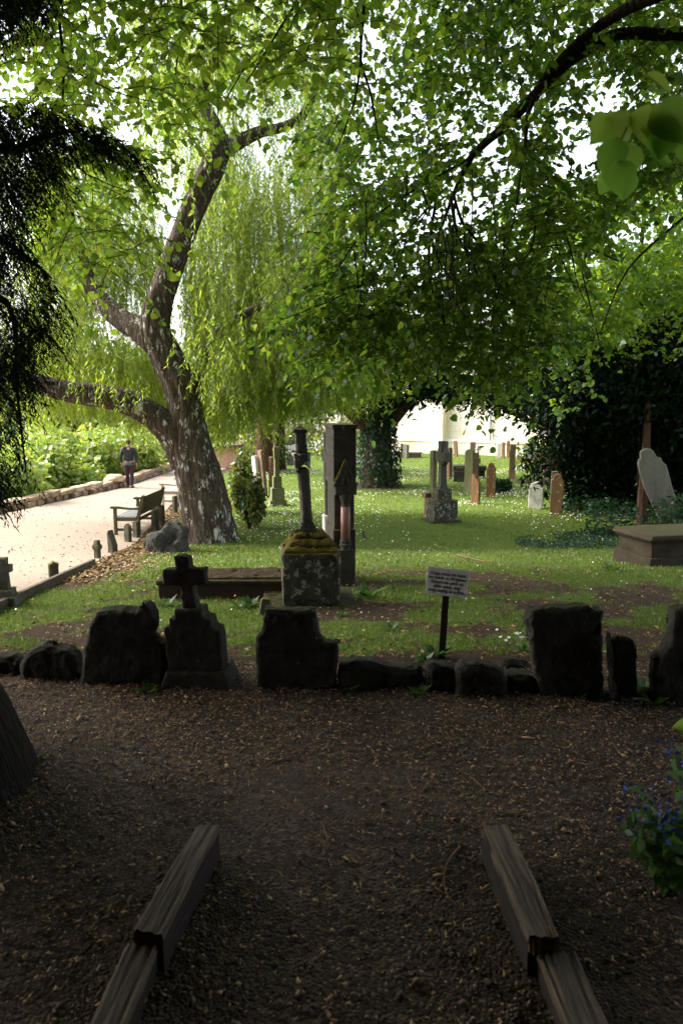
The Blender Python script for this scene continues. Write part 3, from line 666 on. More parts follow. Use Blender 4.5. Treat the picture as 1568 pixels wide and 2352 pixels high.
low_stone([(974, 1618), (975, 1530), (995, 1526), (1040, 1532), (1057, 1540), (1058, 1618)], (1015, 1593), 'low block of edging stone under the dog sign')
low_stone([(1044, 1622), (1050, 1545), (1070, 1533), (1100, 1532), (1140, 1537), (1160, 1548), (1169, 1622)], (1107, 1597), 'rounded edging stone just right of the dog sign post', -.04)
low_stone([(1163, 1625), (1166, 1556), (1185, 1552), (1215, 1556), (1236, 1570), (1238, 1625)], (1200, 1600), 'low edging stone touching the foot of the tall dark slab')
low_stone([(1150, 1570), (1155, 1522), (1175, 1515), (1195, 1520), (1222, 1535), (1222, 1570)], (1186, 1556), 'small edging stone behind the row, left of the tall dark slab', .12, .1)

# stepped cross of the walk edge
g = G(452, 1580); k = kpx(g.y, .3)
def wx(px): return (px - 452) * k
def wz(py, Y=None): return V(452, py, g.y).z - g.z
cr = thing('grave_cross', 'dark stone grave cross on a stepped base, at the edge of the gravel walk', 'grave cross', g, R(-4), EDGE)
EM = lambda n_, mb, s_: link(n_, weather(mb, .0095, .0042, s_), M['grave_dark'], cr)
EM('base', MB().prism(jit([(wx(368), -.1), (wx(372), wz(1570)), (wx(384), wz(1540)), (wx(520), wz(1538)), (wx(534), wz(1572)), (wx(536), -.1)], .05, .003), -.05, .24, .015), 3)
EM('stepped_block', MB().prism(jit([(wx(384), wz(1545)), (wx(377), wz(1447)), (wx(391), wz(1446)), (wx(391), wz(1424)), (wx(404), wz(1423)), (wx(404), wz(1402)), (wx(468), wz(1401)), (wx(469), wz(1422)), (wx(489), wz(1423)), (wx(490), wz(1446)), (wx(509), wz(1447)), (wx(513), wz(1545))], .06, .003), 0.0, .17, .012), 5)
EM('cross', MB().prism(jit([(wx(420), wz(1404)), (wx(412), wz(1349)), (wx(377), wz(1349)), (wx(377), wz(1313)), (wx(407), wz(1312)), (wx(403), wz(1282)), (wx(421), wz(1278)), (wx(439), wz(1282)), (wx(441), wz(1310)), (wx(476), wz(1309)), (wx(476), wz(1346)), (wx(446), wz(1348)), (wx(455), wz(1404))], .05, .003), .03, .13, .012), 8)

# ---------------- the broken-cross monument in the middle
g = G(707, 1398); Ym = g.y + .33; gm_ = Vector((V(712, 1390, Ym).x, Ym, T(0, Ym))); k = kpx(Ym, .6)
def z_(py): return V(712, py, Ym).z - gm_.z
mo = thing('broken_cross_monument', 'tall broken cross monument leaning left, mossy steps on a square block', 'monument', gm_, R(6))
zb = z_(1383) + .045; zt = z_(1258)
link('base_slab', weather(MB().box(-.50, .49, -.44, .42, -.2, zb, .03, .02), .016, .008, 4), M['tomb'], mo)
w = .285
bl = link('plinth_block', weather(MB().box(-w, w, -w, w, zb - .01, zt, -.04, .018), .014, .007, 6), M['mon_block'], mo)
MB().box(-w * .72, w * .72, -w - .012, -w + .01, zb + .06, zt - .07, 0, .008).build('inscription_panel', M['mon_block'], bl)
z0 = zt - .005
for i_, (ww, py0, py1) in enumerate([(.285, 1258, 1246), (.235, 1246, 1231), (.175, 1231, 1219)]):
    zz0, zz1 = z_(py0) - .004, z_(py1)
    link('mossy_step', weather(MB().box(-ww, ww, -ww, ww, zz0, zz1, .16, .02), .012, .016, 9 + i_), M['moss'], mo)
lean = lambda py: (V(*((705.5 + (py - 1210) * .075), py, Ym)).x - gm_.x)
def sq(mb, py0, py1, hw0, hw1, hd0=None, hd1=None, bev=.012):
    z0, z1 = z_(py0), z_(py1); x0, x1 = lean(py0), lean(py1); hd0 = hd0 or hw0; hd1 = hd1 or hw1
    vs = [(x0 + a * hw0, b * hd0, z0) for a, b in ((-1, -1), (1, -1), (1, 1), (-1, 1))] + [(x1 + a * hw1, b * hd1, z1) for a, b in ((-1, -1), (1, -1), (1, 1), (-1, 1))]
    bm = bmesh.new(); q = [bm.verts.new(v) for v in vs]
    for f in [(3, 2, 1, 0), (4, 5, 6, 7), (0, 1, 5, 4), (1, 2, 6, 5), (2, 3, 7, 6), (3, 0, 4, 7)]: bm.faces.new([q[i] for i in f])
    bmesh.ops.bevel(bm, geom=bm.edges[:], offset=bev, segments=2, affect='EDGES'); bm.verts.index_update()
    mb.add([v.co for v in bm.verts], [[v.index for v in f.verts] for f in bm.faces]); bm.free(); return mb
mb = MB(); sq(mb, 1222, 1209, .092, .088); sq(mb, 1209, 1203, .085, .070); sq(mb, 1204, 1197, .072, .062); mb.rough(.004, 12, 1).build('column_base', M['shaft'], mo)
mb = MB(); sq(mb, 1199, 1072, .058, .060, .07, .07, .02); sq(mb, 1042, 990, .060, .055, .065, .06, .014); link('shaft', weather(mb, .011, .006, 12), M['shaft'], mo)
zc0, zc1 = z_(1076), z_(1040); xl = lean(1055)
mb = MB().prism(jit([(xl - .088, zc1), (xl - .075, zc0 + .01), (xl - .062, zc0 - .045), (xl - .03, zc0 + .005), (xl + .02, zc0 + .05), (xl + .066, zc0 + .0), (xl + .082, zc0 - .01), (xl + .088, zc1)], .03, .004), -.085, .085, .01)
link('broken_arm_stub', weather(mb, .010, .005, 14), M['collar'], mo)
mb = MB(); sq(mb, 994, 987, .078, .076); xa, za = lean(983), z_(987)
mb.add([(xa - .076, -.076, za), (xa + .076, -.076, za), (xa + .076, .076, za), (xa - .076, .076, za), (xa, 0, z_(977))], [(0, 1, 4), (1, 2, 4), (2, 3, 4), (3, 0, 4)]).build('cap', M['shaft'], mo)

# ---------------- gothic headstone seen from its side, with a pink granite colonnette
g = G(792, 1345); Yg = g.y; k = kpx(Yg, .8)
def z_(py): return V(792, py, Yg).z - g.z
gs = thing('gothic_headstone', 'tall gabled gothic headstone with a pink granite corner column', 'headstone', g, R(8))
hw = .140
mb = MB().box(-hw, hw, 0.05, .85, -.2, z_(1218), .0, .015); mb.box(-hw + .022, hw - .01, .10, .8, z_(1220), z_(1118), 0, .008)
mb.box(-hw, hw, .02, .85, z_(1118), z_(985), 0, .012)
for py in (1010, 1030, 1049): mb.box(-hw - .006, hw + .006, .012, .858, z_(py) - .004, z_(py) + .006)
mb.rough(.003, 9, 2).build('body', M['stele'], gs)
mb = MB().box(-hw - .012, hw + .012, .0, .87, z_(986), z_(975), 0, .01)
mb.build('coping', M['stele'], gs)
b = MB()
b.v = []; vs = []; ring = 18
for yy2, rr in ((.012, .036), (-.008, .036), (-.016, .026), (-.016, .012), (-.022, .010)):
    for q in range(ring): vs.append((.0 + rr * math.cos(6.2832 * q / ring), yy2, z_(982) + rr * math.sin(6.2832 * q / ring)))
fs = [(r * ring + q, r * ring + (q + 1) % ring, (r + 1) * ring + (q + 1) % ring, (r + 1) * ring + q) for r in range(4) for q in range(ring)] + [tuple(4 * ring + q for q in range(ring))]
b.add(vs, fs).build('boss', M['stele'], gs)
MB().prism([(-hw - .004, z_(1118)), (-hw - .004, z_(1112)), (-.012, z_(1066)), (.0, z_(1058)), (.012, z_(1066)), (hw + .004, z_(1112)), (hw + .004, z_(1118))], -.05, .06, .008).build('gable', M['stele'], gs)
MB().prism([(-.05, z_(1112)), (-.004, z_(1078)), (.004, z_(1078)), (.05, z_(1112)), (.032, z_(1112)), (0, z_(1086)), (-.032, z_(1112))], -.062, -.04, .004).build('gable_moulding', M['mossy_post'], gs)
MB().tube([(-.13, -.03, z_(1108)), (-.02, -.03, z_(1064)), (0, -.03, z_(1055))], [.012, .014, .012], 6).build('mossy_crest', M['moss'], gs)
MB().box(-.018, .018, -.04, .02, z_(1066), z_(1058), 0, .006).box(-.03, .03, -.035, .01, z_(1062), z_(1060.5)).build('finial', M['mossy_post'], gs)
MB().box(-hw + .018, hw - .005, -.055, .1, z_(1136), z_(1117), 0, .006).build('abacus', M['stele'], gs)
cxl = .005
MB().lathe([(.052, z_(1166)), (.055, z_(1162)), (.05, z_(1158)), (.058, z_(1150)), (.075, z_(1141)), (.08, z_(1136)), (.078, z_(1135))], cxl, -.005, 14).rough(.006, 30, 1).build('capital', M['stele'], gs)
MB().lathe([(.058, z_(1242)), (.058, z_(1163))], cxl, -.005, 24).build('column', M['pink'], gs, smooth=True)
MB().lathe([(.062, z_(1262)), (.066, z_(1255)), (.075, z_(1250)), (.062, z_(1247)), (.072, z_(1243)), (.06, z_(1238)), (.058, z_(1236))], cxl, -.005, 20).build('column_base', M['stele'], gs)
MB().box(-hw + .03, hw - .02, -.08, .06, -.2, z_(1261), .1, .01).build('pedestal', M['stele'], gs)

# ---------------- edge-on cross behind it, its narrow front lit white
Yc = 13.6; gx_ = V(757, 1100, Yc).x; g = Vector((gx_, Yc, T(gx_, Yc)))
def z_(py): return V(757, py, Yc).z - g.z
k = kpx(Yc, 1)
c2 = thing('tall_stone_cross', 'tall pale-edged stone cross seen edge-on, left of the gothic headstone', 'grave cross', g, R(9), rot=(0, R(-1.2), R(9)))
MB().box(-.12, .14, -.16, .20, -.15, z_(1182), .05, .015).rough(.006, 8, 1).build('pedestal', M['pale'], c2)
MB().box(-.075, .085, -.05, .12, z_(1184), z_(1000), .12, .012).rough(.005, 8, 2).build('shaft', M['shaft'], c2)
MB().box(-.065, .075, -.30, .38, z_(1062), z_(1036), 0, .015).rough(.005, 8, 3).build('cross_arm', M['shaft'], c2)
MB().box(-.072, .075, -.06, .13, z_(1006), z_(992), 0, .012).build('head', M['shaft'], c2)

# ---------------- low raised grave with mossy top behind the stepped cross
g = G(505, 1375); k = kpx(g.y, .1)
kg = thing('raised_grave', 'low brick-sided grave with a brown mossy top, left of the mossy monument', 'grave', g, R(1))
MB().box((364 - 505) * k, (660 - 505) * k, 0, .56, -.15, .155, 0, .01).build('brick_side', M['brick'], kg)
MB().box((362 - 505) * k - .01, (662 - 505) * k, -.02, .58, .15, .205, 0, .015).rough(.008, 7, 3).build('capstone', M['tomb'], kg)
link('moss_bed', weather(MB().box((380 - 505) * k, (656 - 505) * k, .03, .54, .15, .226, .05, .01), .016, .012, 5), stone('brown_moss_bed', (.10, .062, .026), (.045, .03, .017), (.17, .11, .025), .6, None, .5, 9, 1.0), kg)
sp = G(604, 1412)
tag(MB().box(-.045, .045, -.04, .04, -.1, .16, .1, .012).rough(.006, 14, 2).build('stone_stump', M['mossy_post'], None, sp, R(15), rot=(R(-4), R(10), R(15))), 'short square stone stump leaning beside the base slab of the mossy monument', 'stone stump')

# ---------------- chest tomb and leaning slab at the right
g = Vector((4.72, 10.4, T(4.72, 10.4)))
ct = thing('chest_tomb', 'brown chest tomb with a thick moulded lid at the right edge', 'tomb', g, R(13))
MB().box(-.03, 2.0, -.03, .92, -.2, .13, .02, .015).rough(.008, 5, 1).build('base', M['tomb'], ct)
MB().box(0.04, 1.95, .04, .86, .12, .37, 0, .012).rough(.005, 6, 2).build('chest', M['tomb'], ct)
MB().box(-.01, 2.0, -.01, .91, .365, .409, -.03, .012).build('moulding', M['tomb'], ct)
MB().box(-.05, 2.07, -.06, .96, .408, .482, .04, .02).rough(.005, 6, 3).build('lid', M['tomb'], ct)
slab_px('leaning_headstone', [(1475, 1038), (1482, 1032), (1490.5, 1030), (1498, 1032), (1504, 1037), (1511, 1050), (1518, 1051), (1522, 1061), (1530, 1068), (1558, 1169), (1551, 1181), (1556, 1228), (1526, 1228), (1520, 1205), (1483, 1121), (1469, 1070), (1471, 1056), (1475, 1055)], (1535, 1215), .12, 'slab',
        'tall pale headstone tilting sharply to the left behind the chest tomb', yaw=R(-8), amp=.006)

# ---------------- headstones of the far lawn
def outline(style, w, h):
    a = w / 2; z0 = -.15
    if style == 'round':
        return [(-a, z0), (a, z0), (a, h - a * .8)] + [(a * math.cos(t), h - a * .8 + a * .8 * math.sin(t)) for t in np.linspace(.25, 2.89, 9)] + [(-a, h - a * .8)]
    if style == 'point': return [(-a, z0), (a, z0), (a, h - a * .65), (a * .3, h - .02), (0, h), (-a * .3, h - .02), (-a, h - a * .65)]
    if style == 'shoulder': return [(-a, z0), (a, z0), (a, h - .16), (a * .72, h - .15), (a * .62, h - .05), (a * .25, h), (-a * .25, h), (-a * .62, h - .05), (-a * .72, h - .15), (-a, h - .16)]
    if style == 'slant': return [(-a, z0), (a, z0), (a, h - .28), (a * .3, h - .16), (-a * .5, h), (-a, h - .06)]
    if style == 'broken': return [(-a, z0), (a, z0), (a, h * .55), (a * .6, h * .62), (a * .35, h * .8), (0, h * .9), (-a * .3, h), (-a, h * .96)]
    return [(-a, z0), (a, z0), (a, h - .02), (a * .5, h), (-a, h - .01)]
LAWN = 'headstones on the church lawn'
def headstone(px, pb, pt, wpx, style, mat, label, yaw=-36, th=.13, lean=0, pitch=0, group=LAWN, name='headstone', cat='headstone', amp=.008):
    g = G(px, pb); k = kpx(g.y, g.z + .5); h = V(px, pt, g.y).z - g.z
    a = R(yaw); w = max(.12, (wpx * k - th * abs(math.sin(a))) / max(.2, math.cos(a)))
    g.y += th * .3
    mb = MB().prism(jit(outline(style, w, h), .07, amp, px % 13), -th / 2, th / 2, .014)
    return tag(mb.build(name, M[mat], None, g, a, (R(pitch), R(lean), a)), label, cat, group)
headstone(1077, 1133, 1032, 23, 'round', 'greenish', 'tall green-stained round-topped headstone left of the red headstones', th=.16)
headstone(1092, 1158, 1087, 21, 'slant', 'orange', 'short orange headstone with a slanting broken top')
headstone(1126, 1142, 1063, 23, 'shoulder', 'red', 'red flaking headstone left of the ivy-covered mound', yaw=-14)
headstone(1175, 1101, 1021, 15, 'flat', 'brown', 'slim tall brown headstone behind the ivy-covered mound', yaw=-20)
headstone(1235, 1111, 1038, 21, 'round', 'greenish', 'tall grey-green round-topped headstone behind the white one', yaw=-35, th=.16, lean=-3)
headstone(1230, 1168, 1107, 34, 'shoulder', 'pale', 'stubby white headstone with shaded right side', yaw=-26, th=.14)
headstone(1277, 1184, 1089, 31, 'shoulder', 'orange', 'thick orange headstone in front of the ivy bank', yaw=-22, th=.16)
headstone(1270, 1178, 1082, 17, 'flat', 'mossy_post', 'narrow post with yellow moss on its head, just behind the thick orange headstone', yaw=-22, th=.10)
headstone(1297, 1137, 1061, 40, 'broken', 'brown', 'wide brown and white headstone with a broken right side, by the dark yew', yaw=-20, th=.12)
headstone(1145, 1052, 1018, 10, 'flat', 'pale', 'small grey headstone near the church wall, left of two red posts', yaw=-20)
headstone(1155, 1053, 1015, 8, 'round', 'red', 'left one of two thin red headstones near the church wall', yaw=-30)
headstone(1166, 1050, 1011, 8, 'round', 'red', 'right one of two thin red headstones near the church wall', yaw=-30)
headstone(1048, 1050, 1012, 9, 'round', 'orange', 'thin rusty headstone leaning left in front of the church wall', lean=-6)
headstone(1085, 1047, 1015, 13, 'flat', 'brown', 'tan headstone against the church wall below the drainpipe', yaw=-15)
headstone(1033, 1100, 1028, 12, 'round', 'brown', 'brown headstone standing at the left end of the dark table tomb', yaw=-42, th=.22, lean=-2)
headstone(906, 1074, 1040, 14, 'point', 'pale', 'pale tapering stone beside the ivy-clad trunk', yaw=-20, th=.25)
headstone(929, 1052, 1018, 10, 'point', 'pale', 'small heart-fronted stone between two brown posts', yaw=-10)
headstone(922, 1052, 1019, 6, 'flat', 'brown', 'brown post left of the heart-fronted stone', yaw=-10)
headstone(936, 1054, 1021, 6, 'flat', 'brown', 'brown post right of the heart-fronted stone', yaw=-10)
headstone(1124, 1046, 1036, 30, 'round', 'brown', 'very low curved stone at the foot of the church wall', yaw=-5)
headstone(592, 1141, 1047, 16, 'flat', 'pale', 'pale slab leaning left behind the bush, lower of the leaning pair', yaw=-55, lean=-9, th=.1)
headstone(608, 1142, 1033, 17, 'flat', 'brown', 'tall slab leaning left behind the bush, taller of the leaning pair', yaw=-55, lean=-9, th=.12)
headstone(623, 1141, 1049, 9, 'flat', 'red', 'thin reddish post stone left of the stepped square-headed cross', yaw=-30, th=.14)
headstone(747, 1108, 1042, 11, 'flat', 'grave_grey', 'dark upright stone between the monument shaft and the edge-on cross', yaw=-30, th=.14)
headstone(671, 1068, 1045, 26, 'flat', 'grave_grey', 'low grey pedestal far behind the broken cross', yaw=-10, th=.4)
headstone(769, 1070, 1040, 6, 'flat', 'grave_grey', 'thin grey stone behind the edge-on cross', yaw=-10)
# table tomb in the shade and its block
g = G(1078, 1098); k = kpx(g.y, -.5)
tt_ = thing('table_tomb', 'long dark table tomb in the shade beyond the red headstones', 'tomb', g, R(-3))
MB().box(-38 * k, 38 * k, 0, .9, .30, .50, 0, .015).build('top_slab', M['grave_dark'], tt_)
for s_ in (-1, 1): MB().box(s_ * 29 * k - .12, s_ * 29 * k + .12, .15, .75, -.1, .30, 0, .01).build('support', M['grave_dark'], tt_)
g = G(1056, 1106)
tag(MB().box(-.25, .25, -.2, .2, -.1, .42, .1, .02).rough(.01, 5, 2).box(-.16, .16, -.12, .12, .42, .56, .1, .02).build('stone_pedestal', M['grave_dark'], None, g, R(-20)), 'dark squat pedestal before the dark table tomb', 'pedestal')
g = G(940, 1053); k = kpx(g.y, -.5)
lt = thing('ledger_tomb', 'low flat tomb beside the heart-fronted stone, near the church', 'tomb', g, 0)
MB().box(-28 * k, 29 * k, .5, 1.3, -.1, .28, 0, .01).build('side', M['brown'], lt); MB().box(-31 * k, 32 * k, .42, 1.38, .28, .37, 0, .015).build('lid', M['pale'], lt)

# crosses of the lawn
def cross_thing(px, pb, pt, label, mat, steps, shaft_w, arm, yaw, group=None, head=None, depth=.8, name='stone_cross'):
    """steps: list of (pixel top, half width px); shaft above; arm = (py0, py1, half px); edge-on when yaw is near 90"""
    g = G(px, pb); k = kpx(g.y, g.z + .6); z_ = lambda py: V(px, py, g.y).z - g.z
    th_ = thing(name, label, 'grave cross', g, R(yaw), group); zlo = -.12
    for py, hwp in steps:
        zz = z_(py); a = hwp * k; MB().box(-a, a, -a * depth, a * depth, zlo, zz, .04, .012).rough(.005, 7, py % 7).build('step', M[mat], th_); zlo = zz - .005
    a = shaft_w * k
    MB().box(-a, a, -a * .85, a * .85, zlo, z_(pt), .18, .01).rough(.004, 8, 2).build('shaft', M[mat], th_)
    b = arm[2] * k
    MB().box(-b, b, -a * .8, a * .8, z_(arm[1]), z_(arm[0]), 0, .012).rough(.004, 8, 3).build('cross_arm', M[mat], th_)
    if head:
        q = []; zc = z_((arm[0] + arm[1]) / 2); r1, r2 = head * k, head * k * .68; vs = []; n = 18
        for yv, rr in ((-a * .6, r1), (a * .6, r1), (a * .6, r2), (-a * .6, r2)):
            vs += [(rr * math.cos(6.2832 * i / n), yv, zc + rr * math.sin(6.2832 * i / n)) for i in range(n)]
        fs = [(r * n + i, r * n + (i + 1) % n, ((r + 1) % 4) * n + (i + 1) % n, ((r + 1) % 4) * n + i) for r in range(4) for i in range(n)]
        MB().add(vs, fs).build('ring', M[mat], th_)
    return th_
g = G(1018, 1203); g.y += .35; g.z = T(g.x, g.y); k = kpx(g.y, 0); z_ = lambda py: V(1018, py, g.y).z - g.z
c1 = thing('stone_cross', 'ringed stone cross seen edge-on, on a big square plinth in the sunlit grass', 'grave cross', g, R(14))
MB().box(-.42, .44, -.34, .34, -.12, .06, .05, .015).build('base_slab', M['tomb'], c1)
MB().box(-.31, .31, -.30, .30, .055, z_(1146), -.02, .015).rough(.006, 6, 2).build('plinth', M['mon_block'], c1)
MB().box(-.19, .19, -.19, .19, z_(1147), z_(1122), .06, .012).rough(.005, 7, 3).build('upper_block', M['mon_block'], c1)
MB().box(-.125, .125, -.12, .12, z_(1123), z_(1116), .2, .01).build('neck', M['shaft'], c1)
MB().box(-.085, .085, -.1, .1, z_(1117), z_(1034), .12, .01).rough(.005, 8, 4).build('shaft', M['shaft'], c1)
MB().box(-.085, .085, -.34, .34, z_(1059), z_(1037), 0, .015).rough(.004, 9, 5).build('cross_arm', M['shaft'], c1)
MB().box(-.09, .09, -.12, .12, z_(1038), z_(1013), -.05, .02).build('head', M['shaft'], c1)
n = 18; vs = []
for xv, rr in ((-.06, .26), (.06, .26), (.06, .19), (-.06, .19)):
    vs += [(xv, rr * math.cos(6.2832 * i / n), z_(1047) + rr * math.sin(6.2832 * i / n)) for i in range(n)]
MB().add(vs, [(r * n + i, r * n + (i + 1) % n, ((r + 1) % 4) * n + (i + 1) % n, ((r + 1) % 4) * n + i) for r in range(4) for i in range(n)]).build('ring', M['shaft'], c1)
headstone(993, 1192, 1034, 17, 'flat', 'greenish', 'tall thin mossy slab seen edge-on just left of the ringed cross', yaw=-62, th=.12, name='edge_on_headstone')
g = G(984, 1190)
tag(MB().box(-.1, .1, -.1, .1, -.1, .55, 0, .01).box(-.15, .12, -.13, .13, .55, .68, 0, .015).build('stone_pedestal', M['brown'], None, g, R(14)), 'small brown pedestal at the left foot of the ringed cross', 'pedestal')
cross_thing(637, 1160, 1026, 'square-headed stone cross on three broad steps, left of the broken cross monument', 'greenish', [(1148, 20), (1120, 15), (1094, 10)], 5.5, (1026, 1054, 7), 16, None, None)
cross_thing(632.5, 1088, 1016, 'thin reddish cross on a tall pedestal behind the square-headed cross', 'brown', [(1062, 5.5)], 3, (1030, 1035, 6), 30)
cross_thing(772, 1060, 1018, 'tiny dark cross far off beside the gothic headstone', 'grave_grey', [(1050, 5)], 2, (1026, 1030, 6), 10)
cross_thing(1092.5, 1120, 1040, 'thin stone cross behind the short orange headstone', 'brown', [(1100, 7)], 4.5, (1052, 1064, 8), -40)
cross_thing(1097, 1064, 1024, 'little dark cross beyond the table tomb', 'grave_grey', [(1056, 4)], 2, (1030, 1034, 5), -30)

# ---------------- small stones along the river path
PATHST = 'small old stones along the lawn edge of the river path'
def smallst(px, pb, pt, wpx, style, label, yaw=-25, th=.10, lean=0, mat='mossy_post'):
    return headstone(px, pb, pt, wpx, style, mat, label, yaw, th, lean, 0, PATHST, 'small_headstone', 'headstone')
smallst(258, 1271, 1219, 22, 'slant', 'narrow leaning stone with a sloping right side, left of the bench foot', -25, .14)
smallst(294, 1246, 1203, 19, 'point', 'small dark pointed stone before the near bench leg', -30, .10)
smallst(313, 1236, 1197, 18, 'round', 'small round-topped dark stone touching the near bench leg', -30)
smallst(356, 1218, 1174, 17, 'flat', 'square-topped stone behind the middle of the bench', -25, .14)
smallst(372, 1206, 1160, 13, 'round', 'slim round-topped stone behind the far bench leg', -35, .12)
smallst(402, 1180, 1138, 12, 'round', 'slim stone between the bench and the willow trunk', -35, .12)
smallst(122, 1330, 1288, 24, 'point', 'tiny gabled stone on the kerb board of the river path', 30, .12)
g = G(225, 1284); k = kpx(g.y, g.z)
pc = thing('small_headstone', 'little knobbly stone post with a cap, at the end of the kerb board', 'headstone', g, R(-25), PATHST)
MB().box(-.045, .045, -.04, .04, -.08, .20, 0, .01).rough(.005, 15, 1).build('post', M['mossy_post'], pc)
MB().box(-.062, .062, -.055, .055, .17, .25, -.05, .012).rough(.006, 15, 2).build('collar', M['mossy_post'], pc)
MB().box(-.05, .05, -.045, .045, .25, .33, .2, .012).rough(.006, 15, 3).build('cap', M['mossy_post'], pc)
g = G(12, 1392); k = kpx(g.y, g.z); z_ = lambda py: V(12, py, g.y).z - g.z
lc = thing('small_stone_cross', 'small stone cross on a stepped base at the left edge of the photo', 'grave cross', g, R(8))
MB().box(-.24, .16, -.15, .15, -.12, z_(1366), .12, .012).build('step', M['grave_grey'], lc)
MB().box(-.16, .10, -.1, .1, z_(1367), z_(1352), .06, .01).build('block', M['grave_grey'], lc)
MB().prism([(-.07, z_(1353)), (-.052, z_(1315)), (-.1, z_(1315)), (-.1, z_(1299)), (-.052, z_(1299)), (-.055, z_(1281)), (.052, z_(1281)), (.05, z_(1297)), (.092, z_(1297)), (.092, z_(1313)), (.05, z_(1313)), (.06, z_(1353))], -.05, .05, .01).build('cross', M['grave_grey'], lc)
# rock by the bench
def rock(name, loc, sx, sy, sz, mat, label, seed, yaw=0, amp=.42):
    bm = bmesh.new(); bmesh.ops.create_icosphere(bm, subdivisions=4, radius=1)
    for v in bm.verts:
        c = v.co.copy(); d = 1 + amp * mnoise.noise(c * 1.3 + Vector((seed, 0, 0))) + amp * .5 * mnoise.noise(c * 3.1 + Vector((0, seed, 0))) + .16 * amp * mnoise.noise(c * 8)
        cell = mnoise.cell_vector(c * 1.6 + Vector((seed, seed, seed))) if False else Vector((0, 0, 0))
        q = c * d; q.z = q.z if q.z > 0 else q.z * .3
        t = q.normalized(); q = q * (1 - .10 * math.cos(5 * t.x) * math.cos(4 * t.z + seed))
        v.co = Vector((q.x * sx, q.y * sy, q.z * sz))
    me = bpy.data.meshes.new(name); bm.to_mesh(me); bm.free()
    return tag(link(name, me, M[mat], None, loc, yaw), label, 'rock')
g = G(383, 1270); rock('boulder', (g.x + .02, g.y + .2, g.z - .05), .40, .36, .56, 'rock', 'big grey lichen-spotted boulder between the bench and the willow trunk', 3.3, .2)
g = G(217, 1597); rock('pale_pebble', (g.x, g.y, g.z + .005), .014, .012, .016, 'pale', 'white pebble on the gravel before the big rough headstone', 5)

# kerb board beside the path
ka, kb = G(2, 1402), G(216, 1298)
d = (kb - ka); L = d.length; yw = math.atan2(d.y, d.x) - math.pi / 2
tag(MB().box(-.03, .03, -1.4, L, -.15, .10, 0, .006).build('kerb_board', M['kerb'], None, ka, yw, (math.atan2(d.z, math.hypot(d.x, d.y)), 0, yw)), 'weathered timber kerb board between the lawn and the river path', 'kerb board')

# ---------------- sign
g = G(1013.5, 1513); k = kpx(g.y, .4)
sg = thing('dog_sign', 'white notice about dogs on a dark wooden post among the grass', 'sign', g, 0, rot=(R(-13), R(2.6), R(-9)))
h = V(1017, 1306, g.y).z - g.z; ph = h * .98
MB().box(-8 * k, 8 * k, 0, 14 * k, -.15, ph - .03, .03, .004).build('post', M['signpost'], sg)
pw, phh = 96 * k, 64.5 * k; pz = ph - phh / 2 + .0
pan = MB().prism([(x_ + cx_, z + cz_) for (cx_, cz_), rng_ in zip([(pw / 2 - .008, phh / 2 - .008), (-pw / 2 + .008, phh / 2 - .008), (-pw / 2 + .008, -phh / 2 + .008), (pw / 2 - .008, -phh / 2 + .008)], [0, 90, 180, 270]) for x_, z in [(.008 * math.cos(R(rng_ + a_)), .008 * math.sin(R(rng_ + a_))) for a_ in (0, 30, 60, 90)]], -.004, .0, .001).build('panel', M['sign'], sg, (.003, -.002, pz), rot=(0, R(2.1), 0))
lines = ["Dogs must be kept", "on leads at all times.", "Failure to pick up", "after your dog", "may result in a fine."]
for i_, tx in enumerate(lines):
    cu = bpy.data.curves.new('lettering', 'FONT'); cu.body = tx; cu.align_x = 'CENTER'; cu.size = 10.2 * k; cu.offset = .0003; cu.extrude = .0004; cu.space_character = 1.04
    tmp = bpy.data.objects.new('tmp', cu); COL.objects.link(tmp); bpy.context.view_layer.update()
    me = bpy.data.meshes.new_from_object(tmp.evaluated_get(bpy.context.evaluated_depsgraph_get())); bpy.data.objects.remove(tmp)
    me.materials.clear()
    link('lettering', me, M['ink'], pan, (.001, -.0052, phh / 2 - (17 + 9.9 * i_) * k), rot=(R(90), 0, 0))
for s_ in (1, -1):
    b = MB(); n = 10; b.add([(.0035 * math.cos(6.283 * i / n), -.0062 if r else -.004, .0035 * math.sin(6.283 * i / n)) for r in (0, 1) for i in range(n)], [(i, (i + 1) % n, n + (i + 1) % n, n + i) for i in range(n)] + [tuple(n + i for i in range(n))])
    b.build('screw', M['bolt'], pan, (.002, 0, s_ * (phh / 2 - 5.5 * k)))

